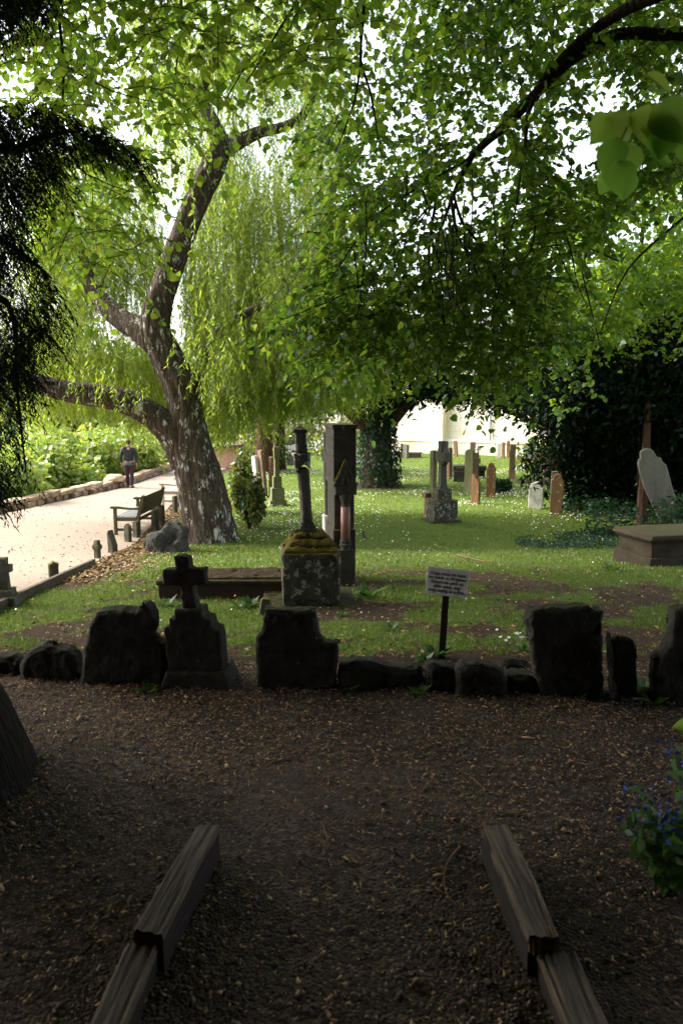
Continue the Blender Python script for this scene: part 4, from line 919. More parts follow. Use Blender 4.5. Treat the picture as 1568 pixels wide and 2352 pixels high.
# ---------------- benches
def bench(loc, rz, label, wood, seatm, L=1.75):
    b = thing('park_bench', label, 'bench', loc, rz, 'benches beside the river path')     # local: x along the bench, -y is the front
    for s_ in (0, 1):
        x0 = s_ * (L - .065)
        lm = MB().add([], []).box(x0, x0 + .065, -.58, -.515, -.03, .62); lm.build('front_leg', wood, b)
        rp = MB(); pts = [(.0, -.03), (.0, .42), (.13, .90), (.15, .92), (.19, .92), (.205, .90), (.075, .42), (.07, -.03)]
        vs = [(x, y - .06, z) for x in (x0, x0 + .065) for y, z in pts]; n = len(pts)
        rp.add(vs, [tuple(range(n)), tuple(n + i for i in reversed(range(n)))] + [(i, n + i, n + (i + 1) % n, (i + 1) % n) for i in range(n)]); rp.build('rear_post', wood, b)
        am = MB(); ap = [(-.66, .645), (-.63, .665), (-.5, .665), (-.2, .63), (.03, .635), (.03, .595), (-.2, .59), (-.5, .615), (-.62, .61)]
        vs = [(x, y, z) for x in (x0 - .012, x0 + .077) for y, z in ap]; n = len(ap)
        am.add(vs, [tuple(range(n)), tuple(n + i for i in reversed(range(n)))] + [(i, n + i, n + (i + 1) % n, (i + 1) % n) for i in range(n)]); am.build('armrest', wood, b)
        MB().box(x0 + .012, x0 + .053, -.515, -.06, .33, .405).box(x0 + .012, x0 + .053, -.515, -.06, .10, .16).build('side_rail', wood, b)
    MB().box(.066, L - .066, -.57, -.53, .33, .405).box(.066, L - .066, -.05, -.01, .33, .40).build('seat_rail', wood, b)
    sm = MB()
    for i in range(5): sm.box(.0, L, -.60 + i * .107, -.60 + i * .107 + .088, .406, .432, 0, .004)
    sm.build('seat', seatm, b)
    bm_ = MB(); tl = lambda z: -.06 + (z - .42) * .27 + .028
    for (za, zb_, xa, xb) in [(.80, .885, .066, L - .066), (.47, .53, .066, L - .066)] + [(.53, .80, .09 + i * .078, .09 + i * .078 + .062) for i in range(int((L - .2) / .078))]:
        ya, yb = tl(za), tl(zb_)
        bm_.add([(xa, ya, za), (xb, ya, za), (xb, ya + .028, za), (xa, ya + .028, za), (xa, yb, zb_), (xb, yb, zb_), (xb, yb + .028, zb_), (xa, yb + .028, zb_)], [(3, 2, 1, 0), (4, 5, 6, 7), (0, 1, 5, 4), (1, 2, 6, 5), (2, 3, 7, 6), (3, 0, 4, 7)])
    bm_.build('backrest', wood, b)
    return b
nb = G(367, 1202)
bench((nb.x + .02, nb.y + .03, nb.z), R(-91), 'weathered wooden bench facing the river path, left of the boulder', M['bench'], M['bench_seat'])
bench((-4.75, 22.3, T(-4.75, 22.3)), R(-91), 'pale wooden bench half hidden behind the willow trunk', M['bench_pale'], M['bench_pale'])
wb = G(668, 1062)
bench((wb.x - .4, wb.y, wb.z), R(60), 'small white bench far behind the broken cross monument', M['pale'], M['pale'], 1.3)

# ---------------- the walker seen from behind
def skin_mesh(name, J, E, mat, parent, sub=2, root=0):
    names = list(J); me = bpy.data.meshes.new(name); me.from_pydata([J[n][0] for n in names], [(names.index(a), names.index(b)) for a, b in E], [])
    o = link(name, me, None, None); md = o.modifiers.new('Skin', 'SKIN'); md.use_smooth_shade = True
    sk = me.skin_vertices[0].data
    for i, n in enumerate(names): r = J[n][1]; sk[i].radius = r if isinstance(r, tuple) else (r, r)
    sk[root].use_root = True
    s2 = o.modifiers.new('Sub', 'SUBSURF'); s2.levels = s2.render_levels = sub
    bpy.context.view_layer.update()
    m2 = bpy.data.meshes.new_from_object(o.evaluated_get(bpy.context.evaluated_depsgraph_get())); m2.name = name
    bpy.data.objects.remove(o); bpy.data.meshes.remove(me); m2.materials.clear()
    m2.polygons.foreach_set('use_smooth', [True] * len(m2.polygons)); return link(name, m2, mat, parent)
g = G(299, 1121)
pe = thing('person', 'person in a black leather jacket and plum trousers walking away on the pale path', 'person', g, R(8))
J = {'pelvis': ((0, 0, .93), (.15, .11)), 'waist': ((0, .0, 1.08), (.145, .10)), 'chest': ((0, .01, 1.30), (.17, .115)), 'neckb': ((0, .0, 1.46), (.07, .07)), 'neck': ((0, .02, 1.54), .055), 'head': ((0, .035, 1.65), (.078, .095)), 'crown': ((0, .03, 1.72), (.06, .075))}
E = [('pelvis', 'waist'), ('waist', 'chest'), ('chest', 'neckb'), ('neckb', 'neck'), ('neck', 'head'), ('head', 'crown')]
for s_, nm, sw in ((-1, 'l', .05), (1, 'r', -.03)):
    J['sh' + nm] = ((s_ * .19, 0, 1.42), .062); J['el' + nm] = ((s_ * .27, -.03 + sw * .3, 1.15), .044); J['wr' + nm] = ((s_ * .27, .04 + sw, .91), .03); J['pa' + nm] = ((s_ * .268, .06 + sw, .845), (.022, .036))
    E += [('chest', 'sh' + nm), ('sh' + nm, 'el' + nm), ('el' + nm, 'wr' + nm), ('wr' + nm, 'pa' + nm)]
    for fi, (dy, ln) in enumerate([(-.026, .055), (-.009, .066), (.009, .062), (.025, .048)]):
        a, b_, c_ = f'f{nm}{fi}a', f'f{nm}{fi}b', f'f{nm}{fi}c'
        J[a] = ((s_ * .266, .06 + sw + dy, .808), .0095); J[b_] = ((s_ * .262, .065 + sw + dy, .808 - ln * .6), .0088); J[c_] = ((s_ * .250, .072 + sw + dy, .808 - ln), .0075)
        E += [('pa' + nm, a), (a, b_), (b_, c_)]
    J['t1' + nm] = ((s_ * .25, .095 + sw, .85), .011); J['t2' + nm] = ((s_ * .24, .115 + sw, .815), .009); E += [('pa' + nm, 't1' + nm), ('t1' + nm, 't2' + nm)]
    fw = .14 if nm == 'l' else -.10
    J['hp' + nm] = ((s_ * .09, 0, .88), .09); J['kn' + nm] = ((s_ * .09, fw * .45 + .03, .50), .055); J['an' + nm] = ((s_ * .085, fw, .10), .036); J['ft' + nm] = ((s_ * .1, fw + .13, .035), (.03, .035))
    E += [('pelvis', 'hp' + nm), ('hp' + nm, 'kn' + nm), ('kn' + nm, 'an' + nm), ('an' + nm, 'ft' + nm)]
body = skin_mesh('body', J, E, M['skin'], pe)
hd = MB().add([(math.cos(a) * math.cos(b_) * .088, .03 + math.sin(a) * math.cos(b_) * .105, 1.675 + math.sin(b_) * .105) for b_ in np.linspace(-1.2, 1.5, 9) for a in np.linspace(0, 6.2832, 17)[:-1]],
    [(r * 16 + i, r * 16 + (i + 1) % 16, (r + 1) * 16 + (i + 1) % 16, (r + 1) * 16 + i) for r in range(8) for i in range(16)] + [tuple(8 * 16 + i for i in range(16))])
hm = hd.v; hd.v = [v if v[2] > 1.70 or v[1] < .05 else (v[0] * .8, .05 - (v[1] - .05) * .2, v[2]) for v in hm]
hd.rough(.006, 30, 2).build('hair', M['hair'], pe, smooth=True)
for s_ in (-1, 1): rock_ = MB().lathe([(.004, -.025), (.014, -.015), (.018, .008), (.012, .026), (.003, .03)], 0, 0, 8).build('ear', M['skin'], pe, (s_ * .092, .035, 1.65), smooth=True)
MB().add([(-.014, .118, 1.63), (.014, .118, 1.63), (0, .15, 1.632), (0, .122, 1.675)], [(0, 1, 2), (0, 2, 3), (1, 3, 2), (0, 3, 1)]).build('nose', M['skin'], pe)
J2 = {'hem': ((0, 0, .93), (.185, .135)), 'waist': ((0, 0, 1.08), (.18, .125)), 'chest': ((0, .01, 1.30), (.20, .14)), 'neckb': ((0, 0, 1.455), (.10, .085)), 'col': ((0, .01, 1.52), (.07, .07))}
E2 = [('hem', 'waist'), ('waist', 'chest'), ('chest', 'neckb'), ('neckb', 'col')]
for s_, nm, sw in ((-1, 'l', .05), (1, 'r', -.03)):
    J2['sh' + nm] = ((s_ * .20, 0, 1.42), .082); J2['el' + nm] = ((s_ * .275, -.03 + sw * .3, 1.15), .066); J2['wr' + nm] = ((s_ * .27, .035 + sw, .915), .048); E2 += [('chest', 'sh' + nm), ('sh' + nm, 'el' + nm), ('el' + nm, 'wr' + nm)]
skin_mesh('jacket', J2, E2, M['jacket'], pe)
MB().lathe([(.19, .84), (.195, .87), (.185, .95)], 0, 0, 24).build('shirt_hem', M['shirt'], pe, smooth=True).scale = (1, .72, 1)
J3 = {'top': ((0, 0, .97), (.16, .115)), 'pelvis': ((0, 0, .88), (.165, .12))}; E3 = [('top', 'pelvis')]
for s_, nm in ((-1, 'l'), (1, 'r')):
    fw = .14 if nm == 'l' else -.10
    J3['hp' + nm] = ((s_ * .095, .0, .80), .10); J3['kn' + nm] = ((s_ * .088, fw * .45 + .03, .50), .078); J3['an' + nm] = ((s_ * .083, fw, .085), .068); E3 += [('pelvis', 'hp' + nm), ('hp' + nm, 'kn' + nm), ('kn' + nm, 'an' + nm)]
    sh = MB().box(-.047, .047, -.08, .20, 0, .085, .25, .02).build('shoe', M['shoe'], pe, (s_ * .09, fw, .0), R(-s_ * 8))
skin_mesh('trousers', J3, E3, M['trousers'], pe)

# ---------------- blackbird
g = G(836, 1242)
bd = thing('blackbird', 'blackbird standing in the grass right of the gothic headstone', 'bird', g, R(20))
ks = .9
Jb = {'body': ((0, 0, .105 * ks), (.042, .042)), 'rump': ((0, -.06, .085), (.028, .026)), 'tail': ((0, -.15, .065), (.016, .006)), 'breast': ((0, .035, .125), (.040, .042)), 'neck': ((0, .05, .165), .026), 'head': ((0, .055, .195), .027), 'face': ((0, .08, .198), .016)}
skin_mesh('body', Jb, [('body', 'rump'), ('rump', 'tail'), ('body', 'breast'), ('breast', 'neck'), ('neck', 'head'), ('head', 'face')], M['feather'], bd)
MB().tube([(0, .085, .198), (0, .125, .192)], [.008, .001], 6).build('beak', M['beak'], bd)
for s_ in (-1, 1): MB().tube([(s_ * .018, 0, .08), (s_ * .02, .005, .03), (s_ * .02, .012, -.01)], [.006, .004, .004], 5).build('leg', M['bolt'], bd)

# ---------------- fallen branch, twigs, dandelion clock
def stick(pts, rad, name, label, cat, group=None, mat='twig'):
    P_ = [G(*q) for q in pts]; c = P_[0].copy(); r = [rad * (1 - .6 * i / (len(pts) - 1)) for i in range(len(pts))]
    for q in P_: q.z += rad + .012
    pp, rr = catmull([q - c for q in P_], r, .03)
    pp = [q + mnoise.noise_vector(q * 14) * rad * .5 for q in pp]
    return tag(MB().tube(pp, rr, 6).build(name, M[mat], None, c), label, cat, group)
stick([(1050, 1279), (1075, 1285), (1100, 1291), (1131, 1296)], .018, 'fallen_branch', 'fallen branch lying in the grass above the dog sign', 'branch')
TW = 'dry twigs lying on the gravel walk'
for pts, lab in [([(935, 1795), (945, 1815), (952, 1822)], 'pale broken twig, left of a crossed pair on the gravel'), ([(985, 1805), (968, 1830), (958, 1850)], 'twig slanting down to the left, mid gravel'),
                 ([(1085, 1795), (1105, 1815), (1122, 1830)], 'crooked twig right of the crossed pair'), ([(1115, 1700), (1140, 1703), (1170, 1703)], 'straight stick lying level below the stone row'),
                 ([(1130, 1880), (1165, 1878), (1200, 1876)], 'thin pale stick just beyond the end of the right timber'), ([(865, 1880), (850, 1893), (830, 1900)], 'short dark twig left of the right timber end'),
                 ([(1056, 1958), (1028, 1990), (1018, 2030), (1030, 2075), (1062, 2105)], 'long curved grass stalk beside the right timber'), ([(738, 1900), (748, 1930), (756, 1955)], 'thin twig between the two timbers, nearer the left one'),
                 ([(1360, 1960), (1390, 1978), (1408, 1995)], 'dark twig right of the right timber'), ([(1480, 2255), (1450, 2240), (1420, 2225)], 'pale stick in the dark soil at the lower right'),
                 ([(620, 1760), (660, 1752), (700, 1757)], 'short flat twig below the broken slab'), ([(1240, 1640), (1290, 1632), (1340, 1630)], 'thin stick in front of the tall dark slab')]:
    stick(pts, .0045, 'twig', lab, 'twig', TW)
g = G(960, 1316); h = V(964, 1266, g.y).z - g.z
dc = thing('dandelion_clock', 'white dandelion seed head on a tall thin stalk above the sign', 'flower', g)
MB().tube([(0, 0, 0), (.01, 0, h * .5), (.022, 0, h)], [.003, .0025, .002], 5).build('stalk', M['stem'], dc)
q = rdir(160); a, b_ = leaves(np.array([(.022, 0, h)]) + q * .004, q, rdir(160), .021, 'needle'); c_, d_ = leaves(np.array([(.022, 0, h)]) + q * .019, rdir(160), q, .007, 'clump')
v, f = merge([(a, b_), (c_, d_)]); link('seed_head', npmesh('seed_head', v, f, 4), M['down'], dc)

# ---------------- timbers edging the ramp
def timber(A, B, top, wid, label, yawed=0):
    """A near end, B far end (world xy); a squared beam with a weathered top lying in the walk"""
    A = Vector(A); B = Vector(B); d = B - A; L = d.length; rz = math.atan2(d.y, d.x) - math.pi / 2
    t = thing('edging_timber', label, 'timber', (A.x, A.y, 0), rz, 'old timbers edging the ramp')
    mb = MB(); n = 60; w = wid / 2; cols = 15; vs = []; fs = []
    for i in range(n + 1):
        y = L * i / n
        for j in range(cols):
            x = -w + wid * j / (cols - 1); gq = .75 * mnoise.noise(Vector((x * 42, y * 2.2, L))) + .6 * mnoise.noise(Vector((x * 95, y * 4, 3))) - 1.1 * max(0, 1 - abs(x - .02 * math.sin(y * 5 + L * 9) - .01 * math.sin(y * 17)) / .008) * max(0, min(1, 3 * mnoise.noise(Vector((y * 3, L, 1))) + .4))
            ew = .016 * mnoise.noise(Vector((y * 7, j, 2))) if j in (0, cols - 1) else 0
            vs.append((x + ew, y + (.004 * mnoise.noise(Vector((x * 50, 0, i))) if i in (0, n) else 0), top + .010 * gq + .012 * mnoise.noise(Vector((y * 4, x * 6, L * 3))) - (.020 if j in (0, cols - 1) else 0)))
    for i in range(n):
        for j in range(cols - 1): a = i * cols + j; fs.append((a, a + 1, a + cols + 1, a + cols))
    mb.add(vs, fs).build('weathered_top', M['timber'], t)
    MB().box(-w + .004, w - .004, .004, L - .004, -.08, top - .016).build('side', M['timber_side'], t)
    return t
gr1 = lambda px, py, z: (lambda p: (p.x, p.y))(min((V(px, py, Y) for Y in np.arange(1.0, 6, .004)), key=lambda q: abs(q.z - z)))
tz = .15
A = gr1(1200, 2150, tz); A2 = gr1(1300, 2150, tz); B = gr1(1108, 1893, tz); B2 = gr1(1165, 1893, tz)
mid = lambda a, b: ((a[0] + b[0]) / 2, (a[1] + b[1]) / 2)
wd = (A2[0] - A[0] + B2[0] - B[0]) / 2
tR = timber(mid(A, A2), mid(B, B2), tz, wd * .93, 'upper length of the right-hand timber, splintered orange at its near end')
mb = MB()
for i_ in range(9):
    x0 = -wd * .42 + wd * .1 * i_ * .92; mb.box(x0, x0 + wd * .07, -.002 - .012 * rng.random(), .03 + .09 * rng.random() ** 2, tz - .06 + .02 * rng.random(), tz - .010 + .012 * rng.random(), .25)
mb.build('splinters', M['cutwood'], tR)
tz2 = .10
A = gr1(1310, 2400, tz2); A2 = gr1(1430, 2400, tz2); B = gr1(1228, 2186, tz2); B2 = gr1(1330, 2186, tz2)
timber(mid(A, A2), mid(B, B2), tz2, (A2[0] - A[0]) * .93, 'lower length of the right-hand timber at the bottom edge')
A = gr1(300, 2140, tz); A2 = gr1(378, 2140, tz); B = gr1(448, 1893, tz); B2 = gr1(505, 1893, tz)
timber(mid(A, A2), mid(B, B2), tz, wd * .9, 'upper length of the left-hand timber, with a split along its top')
A = gr1(165, 2400, tz2); A2 = gr1(280, 2400, tz2); B = gr1(283, 2165, tz2); B2 = gr1(372, 2165, tz2)
timber(mid(A, A2), mid(B, B2), tz2, wd * .93, 'lower length of the left-hand timber in deep shade')

# ================================================================== WALL, CHURCH, BOATS, HUT
mb = MB(); y = 9.0
while y < 38:
    for cse in range(2):
        yy_ = y + (.2 if cse else 0)
        ln = rng.uniform(.35, .75); th_ = rng.uniform(.36, .44)
        x0 = float(wall_x(yy_)); x1 = float(wall_x(yy_ + ln)); zz = T(x0 + .5, yy_)
        h0 = (-.08, .15)[cse] if cse == 0 else .15; h1 = .15 if cse == 0 else .29 + rng.uniform(-.03, .05)
        a, b_ = (x0 - th_), x0 + rng.uniform(-.03, .03)
        sl = x1 - x0
        mb.box(a, b_, yy_, yy_ + ln - .02, zz + h0, zz + h1 - .012, .06, .02)
    y += rng.uniform(.38, .6)
mb.rough(.012, 4, 1)
wl = tag(mb.build('stone_wall', M['wall']), 'low wall of pale brown stones between the river path and the bushes', 'wall')
xx, yy_ = float(wall_x(25.4)), 25.4
rock('wall_corner_stone', (xx - .2, yy_, T(xx, yy_) + .28), .42, .36, .22, 'wall', 'big pale block on the bend of the river wall, left of the walker', 8, amp=.14)

ch = thing('church', 'pale sunlit stone church wall beyond the lawn', 'church', (V(1068, 1042, 44).x, 44, T(8, 44)), R(-34))
hgt = 6.6
MB().box(-19, 22, .12, 10, -.3, hgt).build('wall', M['church'], ch)
MB().box(-19.1, 22.1, -.05, .119, -.3, .85).build('plinth', M['church'], ch)
MB().add([(-19.1, -.09, .85), (22.1, -.09, .85), (22.1, .118, 1.0), (-19.1, .118, 1.0), (-19.1, -.09, .78), (22.1, -.09, .78), (22.1, .118, .78), (-19.1, .118, .78)], [(0, 1, 2, 3), (4, 5, 1, 0), (5, 6, 2, 1), (7, 4, 0, 3), (6, 7, 3, 2), (5, 4, 7, 6)]).build('string_course', M['church'], ch)
for bx in (-9.5, -2.1, 8.5, 15.5): MB().box(bx, bx + .75, -.55, .117, -.3, 3.6).add([(bx, -.55, 3.6), (bx + .75, -.55, 3.6), (bx + .75, .117, 4.3), (bx, .117, 4.3), (bx, .117, 3.6), (bx + .75, .117, 3.6)], [(0, 1, 2, 3), (0, 3, 4), (1, 5, 2)]).build('buttress', M['church'], ch)
MB().tube([(1.6, .02, .0), (1.6, .02, hgt)], [.06, .06], 8).build('drainpipe', M['lead'], ch)
for wx_ in (-14, -5.5, 5.2, 12.3, 18.6):
    MB().prism([(wx_ - .7, 2.4), (wx_ + .7, 2.4), (wx_ + .7, 4.2), (wx_ + .35, 4.9), (wx_, 5.2), (wx_ - .35, 4.9), (wx_ - .7, 4.2)], .07, .14, .03).build('window', M['boatglass'], ch)
MB().add([(-19.4, -.3, hgt - .05), (22.4, -.3, hgt - .05), (22.4, 5, hgt + 2.6), (-19.4, 5, hgt + 2.6), (-19.4, 10.3, hgt - .05), (22.4, 10.3, hgt - .05)], [(0, 1, 2, 3), (3, 2, 5, 4), (0, 3, 4), (1, 5, 2)]).build('roof', M['slate'], ch)

def boat(px, py, Y, L, label):
    p = V(px, py, Y); b = thing('river_boat', label, 'boat', (p.x, p.y, -2.02), R(20), 'boats on the river')
    n = 9; vs = []; fs = []
    for zz, s_ in ((0, .75), (.55, 1.0)):
        for i in range(n):
            t = i / (n - 1); w = .85 * s_ * min(1, math.sin(math.pi * (1 - t) * .5 + .12) * 1.3); vs.append((-L / 2 + L * t, -w, zz + .2 * t * t * (zz > 0)))
        for i in range(n):
            t = 1 - i / (n - 1); w = .85 * s_ * min(1, math.sin(math.pi * (1 - t) * .5 + .12) * 1.3); vs.append((-L / 2 + L * t, w, zz + .2 * t * t * (zz > 0)))
    m2 = 2 * n; fs = [(i, (i + 1) % m2, m2 + (i + 1) % m2, m2 + i) for i in range(m2)] + [tuple(m2 + i for i in range(m2))]
    MB().add(vs, fs).build('hull', M['boatblue'], b)
    MB().box(-L * .32, L * .12, -.62, .62, .55, 1.25, .16, .06).build('cabin', M['boatblue'], b)
    MB().box(-L * .28, L * .07, -.63, -.585, .82, 1.08).build('window', M['boatglass'], b)
boat(369, 1040, 58, 5.2, 'right one of two pale blue boats on the river beyond the walker')
boat(324, 1041, 60, 5.0, 'left one of two pale blue boats, beside the shoulder of the walker')
g = G(524, 1078); hx = V(522, 1060, 34)
hu = thing('garden_hut', 'low pinkish hut with a dark sloping roof right of the willow trunk', 'hut', (hx.x, 34, T(hx.x, 34)), R(-12))
MB().box(-1.0, .75, 0, 2.2, -.1, 1.0).build('wall', M['hutwall'], hu)
MB().add([(-1.2, -.25, .86), (.95, -.25, 1.06), (.95, 2.4, 1.06), (-1.2, 2.4, .86), (-1.2, -.25, .98), (.95, -.25, 1.18), (.95, 2.4, 1.18), (-1.2, 2.4, .98)], [(3, 2, 1, 0), (4, 5, 6, 7), (0, 1, 5, 4), (1, 2, 6, 5), (2, 3, 7, 6), (3, 0, 4, 7)]).build('roof', M['hutroof'], hu)

# ================================================================== TREES AND PLANTS
def limb(mb, pts, rad, step=.12, sides=10, ridge=0.0, seed=0):
    p, r = catmull(pts, rad, step); mb.tube(p, r, sides, True, ridge, seed); return mb
def px_limb(spec):
    """[(px, py, Y, width px)] -> points, radii"""
    return [V(a, b, y) for a, b, y, w in spec], [w * kpx(y, float(V(a, b, y).z)) / 2 for a, b, y, w in spec]

# ---------------- the big willow
wg = G(487, 1250); Yw = wg.y + .55
wt = thing('willow_tree', 'big leaning weeping willow with lichen-patched trunk beside the river path', 'tree', (wg.x, Yw, T(wg.x, Yw)))
LOC = Vector(wt.location)
tm = MB()
def add(spec, sides=14, ridge=.10, seed=0, step=.12):
    p, r = px_limb(spec); limb(tm, [q - LOC for q in p], r, step, sides, ridge, seed)
add([(494, 1290, Yw, 150), (491, 1250, Yw, 120), (478, 1190, Yw, 110), (464, 1120, Yw, 104), (444, 1050, Yw, 98), (431, 990, Yw, 90), (424, 930, Yw, 74), (402, 860, Yw, 74), (374, 800, Yw, 73), (357, 760, Yw - .1, 66), (364, 700, Yw - .15, 62), (385, 635, Yw - .2, 57), (414, 560, Yw - .25, 54), (447, 470, Yw - .3, 55), (484, 395, Yw - .3, 54), (510, 330, Yw - .3, 48)], 56, .12, 1, .07)
add([(512, 340, Yw - .3, 44), (490, 285, Yw - .2, 34), (465, 235, Yw, 32), (468, 190, Yw + .1, 30), (493, 130, Yw + .2, 26), (535, 60, Yw + .4, 22), (560, -20, Yw + .6, 18), (570, -100, Yw + .8, 10)], 12, .08, 2)
add([(466, 235, Yw, 24), (440, 205, Yw - .2, 20), (414, 178, Yw - .3, 13)], 10, .1, 3)
add([(512, 345, Yw - .3, 38), (556, 322, Yw - .1, 30), (600, 302, Yw + .1, 25), (650, 292, Yw + .3, 21), (690, 270, Yw + .4, 20), (720, 225, Yw + .6, 14), (738, 185, Yw + .7, 8)], 12, .08, 4)
add([(360, 790, Yw, 62), (320, 758, Yw + .2, 58), (280, 735, Yw + .4, 50), (240, 700, Yw + .6, 44), (210, 655, Yw + .9, 36), (192, 600, Yw + 1.3, 26), (170, 520, Yw + 1.8, 16), (150, 420, Yw + 2.2, 8)], 14, .1, 5)
add([(432, 1060, Yw, 80), (400, 1000, Yw - .1, 70), (360, 960, Yw - .2, 64), (305, 930, Yw - .4, 58), (250, 912, Yw - .6, 54), (190, 903, Yw - .8, 52), (120, 890, Yw - 1, 46), (40, 862, Yw - 1.2, 36), (-60, 820, Yw - 1.4, 22), (-180, 760, Yw - 1.4, 8)], 16, .1, 6)
add([(440, 940, Yw + .3, 36), (462, 850, Yw + .35, 34), (478, 795, Yw + .3, 32), (520, 748, Yw + .3, 26), (580, 712, Yw + .3, 20), (638, 684, Yw + .4, 20), (662, 655, Yw + .5, 13), (700, 600, Yw + .9, 6)], 12, .1, 7)
tm.build('trunk', M['willow_bark'], wt, smooth=True)
# hanging strands
WPOLY_L = [(40, 330), (190, 250), (330, 300), (400, 520), (330, 700), (300, 860), (100, 880), (60, 700)]
def strands(poly, n, Y0, Y1, Lmin, Lmax, bot, leaf=(.085, .15), step=.034, gapp=.9, clump=None):
    top = sample(poly, n, Y0, Y1, gapp, clump, 1.0); nS = len(top)
    px = CX + F * top[:, 0] / top[:, 1]
    zb = P(px, np.array([bot(a) for a in px]) + rng.normal(0, 22, nS), top[:, 1])[:, 2]
    L = np.minimum(rng.uniform(Lmin, Lmax, nS), np.maximum(.35, top[:, 2] - zb))
    k = 7; t = np.linspace(0, 1, k); sw = rng.normal(0, .22, (nS, 2)); out = rng.normal(0, .45, (nS, 2)); ph = rng.uniform(0, 6.283, (nS, 1))
    path = np.zeros((nS, k, 3)); path[..., 2] = top[:, 2][:, None] - (L[:, None] * t)
    for a in range(2): path[..., a] = top[:, a][:, None] + out[:, a:a + 1] * np.sqrt(t) * .55 + sw[:, a:a + 1] * np.sin(t * 4 + ph) * .5
    tw = tubes(path, .0028, .0012)
    m = int(Lmax / step); tt = (np.arange(m) + rng.random((nS, m))) * step / L[:, None]; ok = tt < 1
    si, _ = np.nonzero(ok); tv = tt[ok]; fi = tv * (k - 1); i0 = np.clip(fi.astype(int), 0, k - 2); fr = (fi - i0)[:, None]
    pos = path[si, i0] * (1 - fr) + path[si, i0 + 1] * fr
    d = rdir(len(pos), .3); d[:, 2] = -rng.uniform(.5, 2.0, len(pos))
    lf = leaves(pos, d, rdir(len(pos)), rng.uniform(leaf[0], leaf[1], len(pos)), 'lance'); return lf, tw
bl = lambda x: np.interp(x, [0, 60, 100, 200, 300, 345, 380, 400, 480, 540, 575, 620, 700, 770, 850, 930], [1010, 960, 1000, 955, 985, 1040, 985, 900, 980, 1090, 960, 975, 960, 950, 900, 890])
lp, tp = [], []
for poly, n, Y0, Y1, l0, l1, gp, cl in [
    ([(430, 330), (560, 350), (740, 330), (800, 500), (860, 700), (880, 800), (480, 800), (420, 600)], 2000, 16.5, 20, 1.2, 3.4, .9, (70, .42, 2)),       # curtain right of the trunk
    ([(470, 720), (700, 690), (850, 760), (900, 830), (480, 870)], 1100, 15.8, 19, .8, 2.4, .9, None),
    ([(40, 700), (330, 760), (410, 880), (330, 910), (60, 900)], 1000, 15.2, 19.0, .7, 1.7, .9, None),                                    # lower left
    ([(60, 330), (200, 270), (350, 330), (390, 560), (320, 690), (60, 720)], 1150, 15.8, 19.5, .9, 2.4, .93, (60, .45, 4)),                # upper left
    ([(300, -40), (800, -60), (800, 330), (560, 330), (400, 300), (280, 160)], 1000, 14.5, 20, .8, 2.4, .96, (70, .47, 6)),                         # top
    ([(440, 560), (620, 520), (800, 560), (820, 760), (560, 860), (460, 860)], 210, 14.3, 15.6, .8, 2.2, .9, (45, .5, 3)),
    ([(60, 800), (330, 840), (360, 900), (60, 880)], 26, 13.4, 14.4, .4, 1.0, .9, None), ([(430, 700), (540, 700), (560, 860), (470, 880)], 60, 13.8, 15.2, .5, 1.6, .9, None),
    ([(-300, 300), (60, 250), (60, 850), (-300, 850)], 260, 13, 19, 1, 3, .9, None)]:
    a, b_ = strands(poly, n, Y0, Y1, l0, l1, bl, gapp=gp, clump=cl); lp.append(a); tp.append(b_)
off = np.array(LOC)
v, f = merge(lp); link('crown', npmesh('crown', v - off, f, 4), M['willow_leaf'], wt)
v, f = merge(tp); link('branch', npmesh('branch', v - off, f, 4), M['strand'], wt)

# ---------------- overhanging lime: trunk outside the frame to the right, boughs across the top
lt_ = thing('lime_tree', 'large lime tree whose leafy boughs hang over the whole upper right', 'tree', (6.6, 6.4, T(6.6, 6.4)))
LO = np.array(lt_.location); LV = Vector(lt_.location)
tm = MB()
def addl(spec, sides=10, ridge=.06, seed=0):
    p, r = px_limb([(a, b, y * .92, w * .78) for a, b, y, w in spec]); limb(tm, [q - LV for q in p], r, .15, sides, ridge, seed)
limb(tm, [Vector((0, 0, -.2)), Vector((0, 0, .6)), Vector((.05, .1, 2.6)), Vector((-.1, .2, 5)), Vector((0, .1, 8)), Vector((-.2, 0, 11))], [.62, .45, .40, .36, .27, .1], .2, 18, .06, 3)
crp = V(1700, 85, 7.4 * .92)
limb(tm, [Vector((-.05, .15, 3.6)), (Vector((0, .1, 4.2)) + (crp - LV)) / 2, crp - LV], [.22, .16, .12], .2, 12, .05)
addl([(1700, 85, 7.4, 46), (1600, 78, 7.4, 40), (1510, 80, 7.4, 34), (1420, 78, 7.5, 34), (1310, 135, 7.6, 38), (1230, 215, 7.7, 32), (1160, 290, 7.8, 28), (1085, 355, 8.0, 22), (1040, 450, 8.2, 12), (1000, 560, 8.3, 7)])
addl([(1640, -60, 6.6, 40), (1440, 20, 7.2, 34), (1330, 95, 7.5, 28), (1240, 190, 7.6, 20)])
addl([(1235, 205, 7.7, 18), (1212, 260, 7.6, 14), (1205, 345, 7.6, 9)])
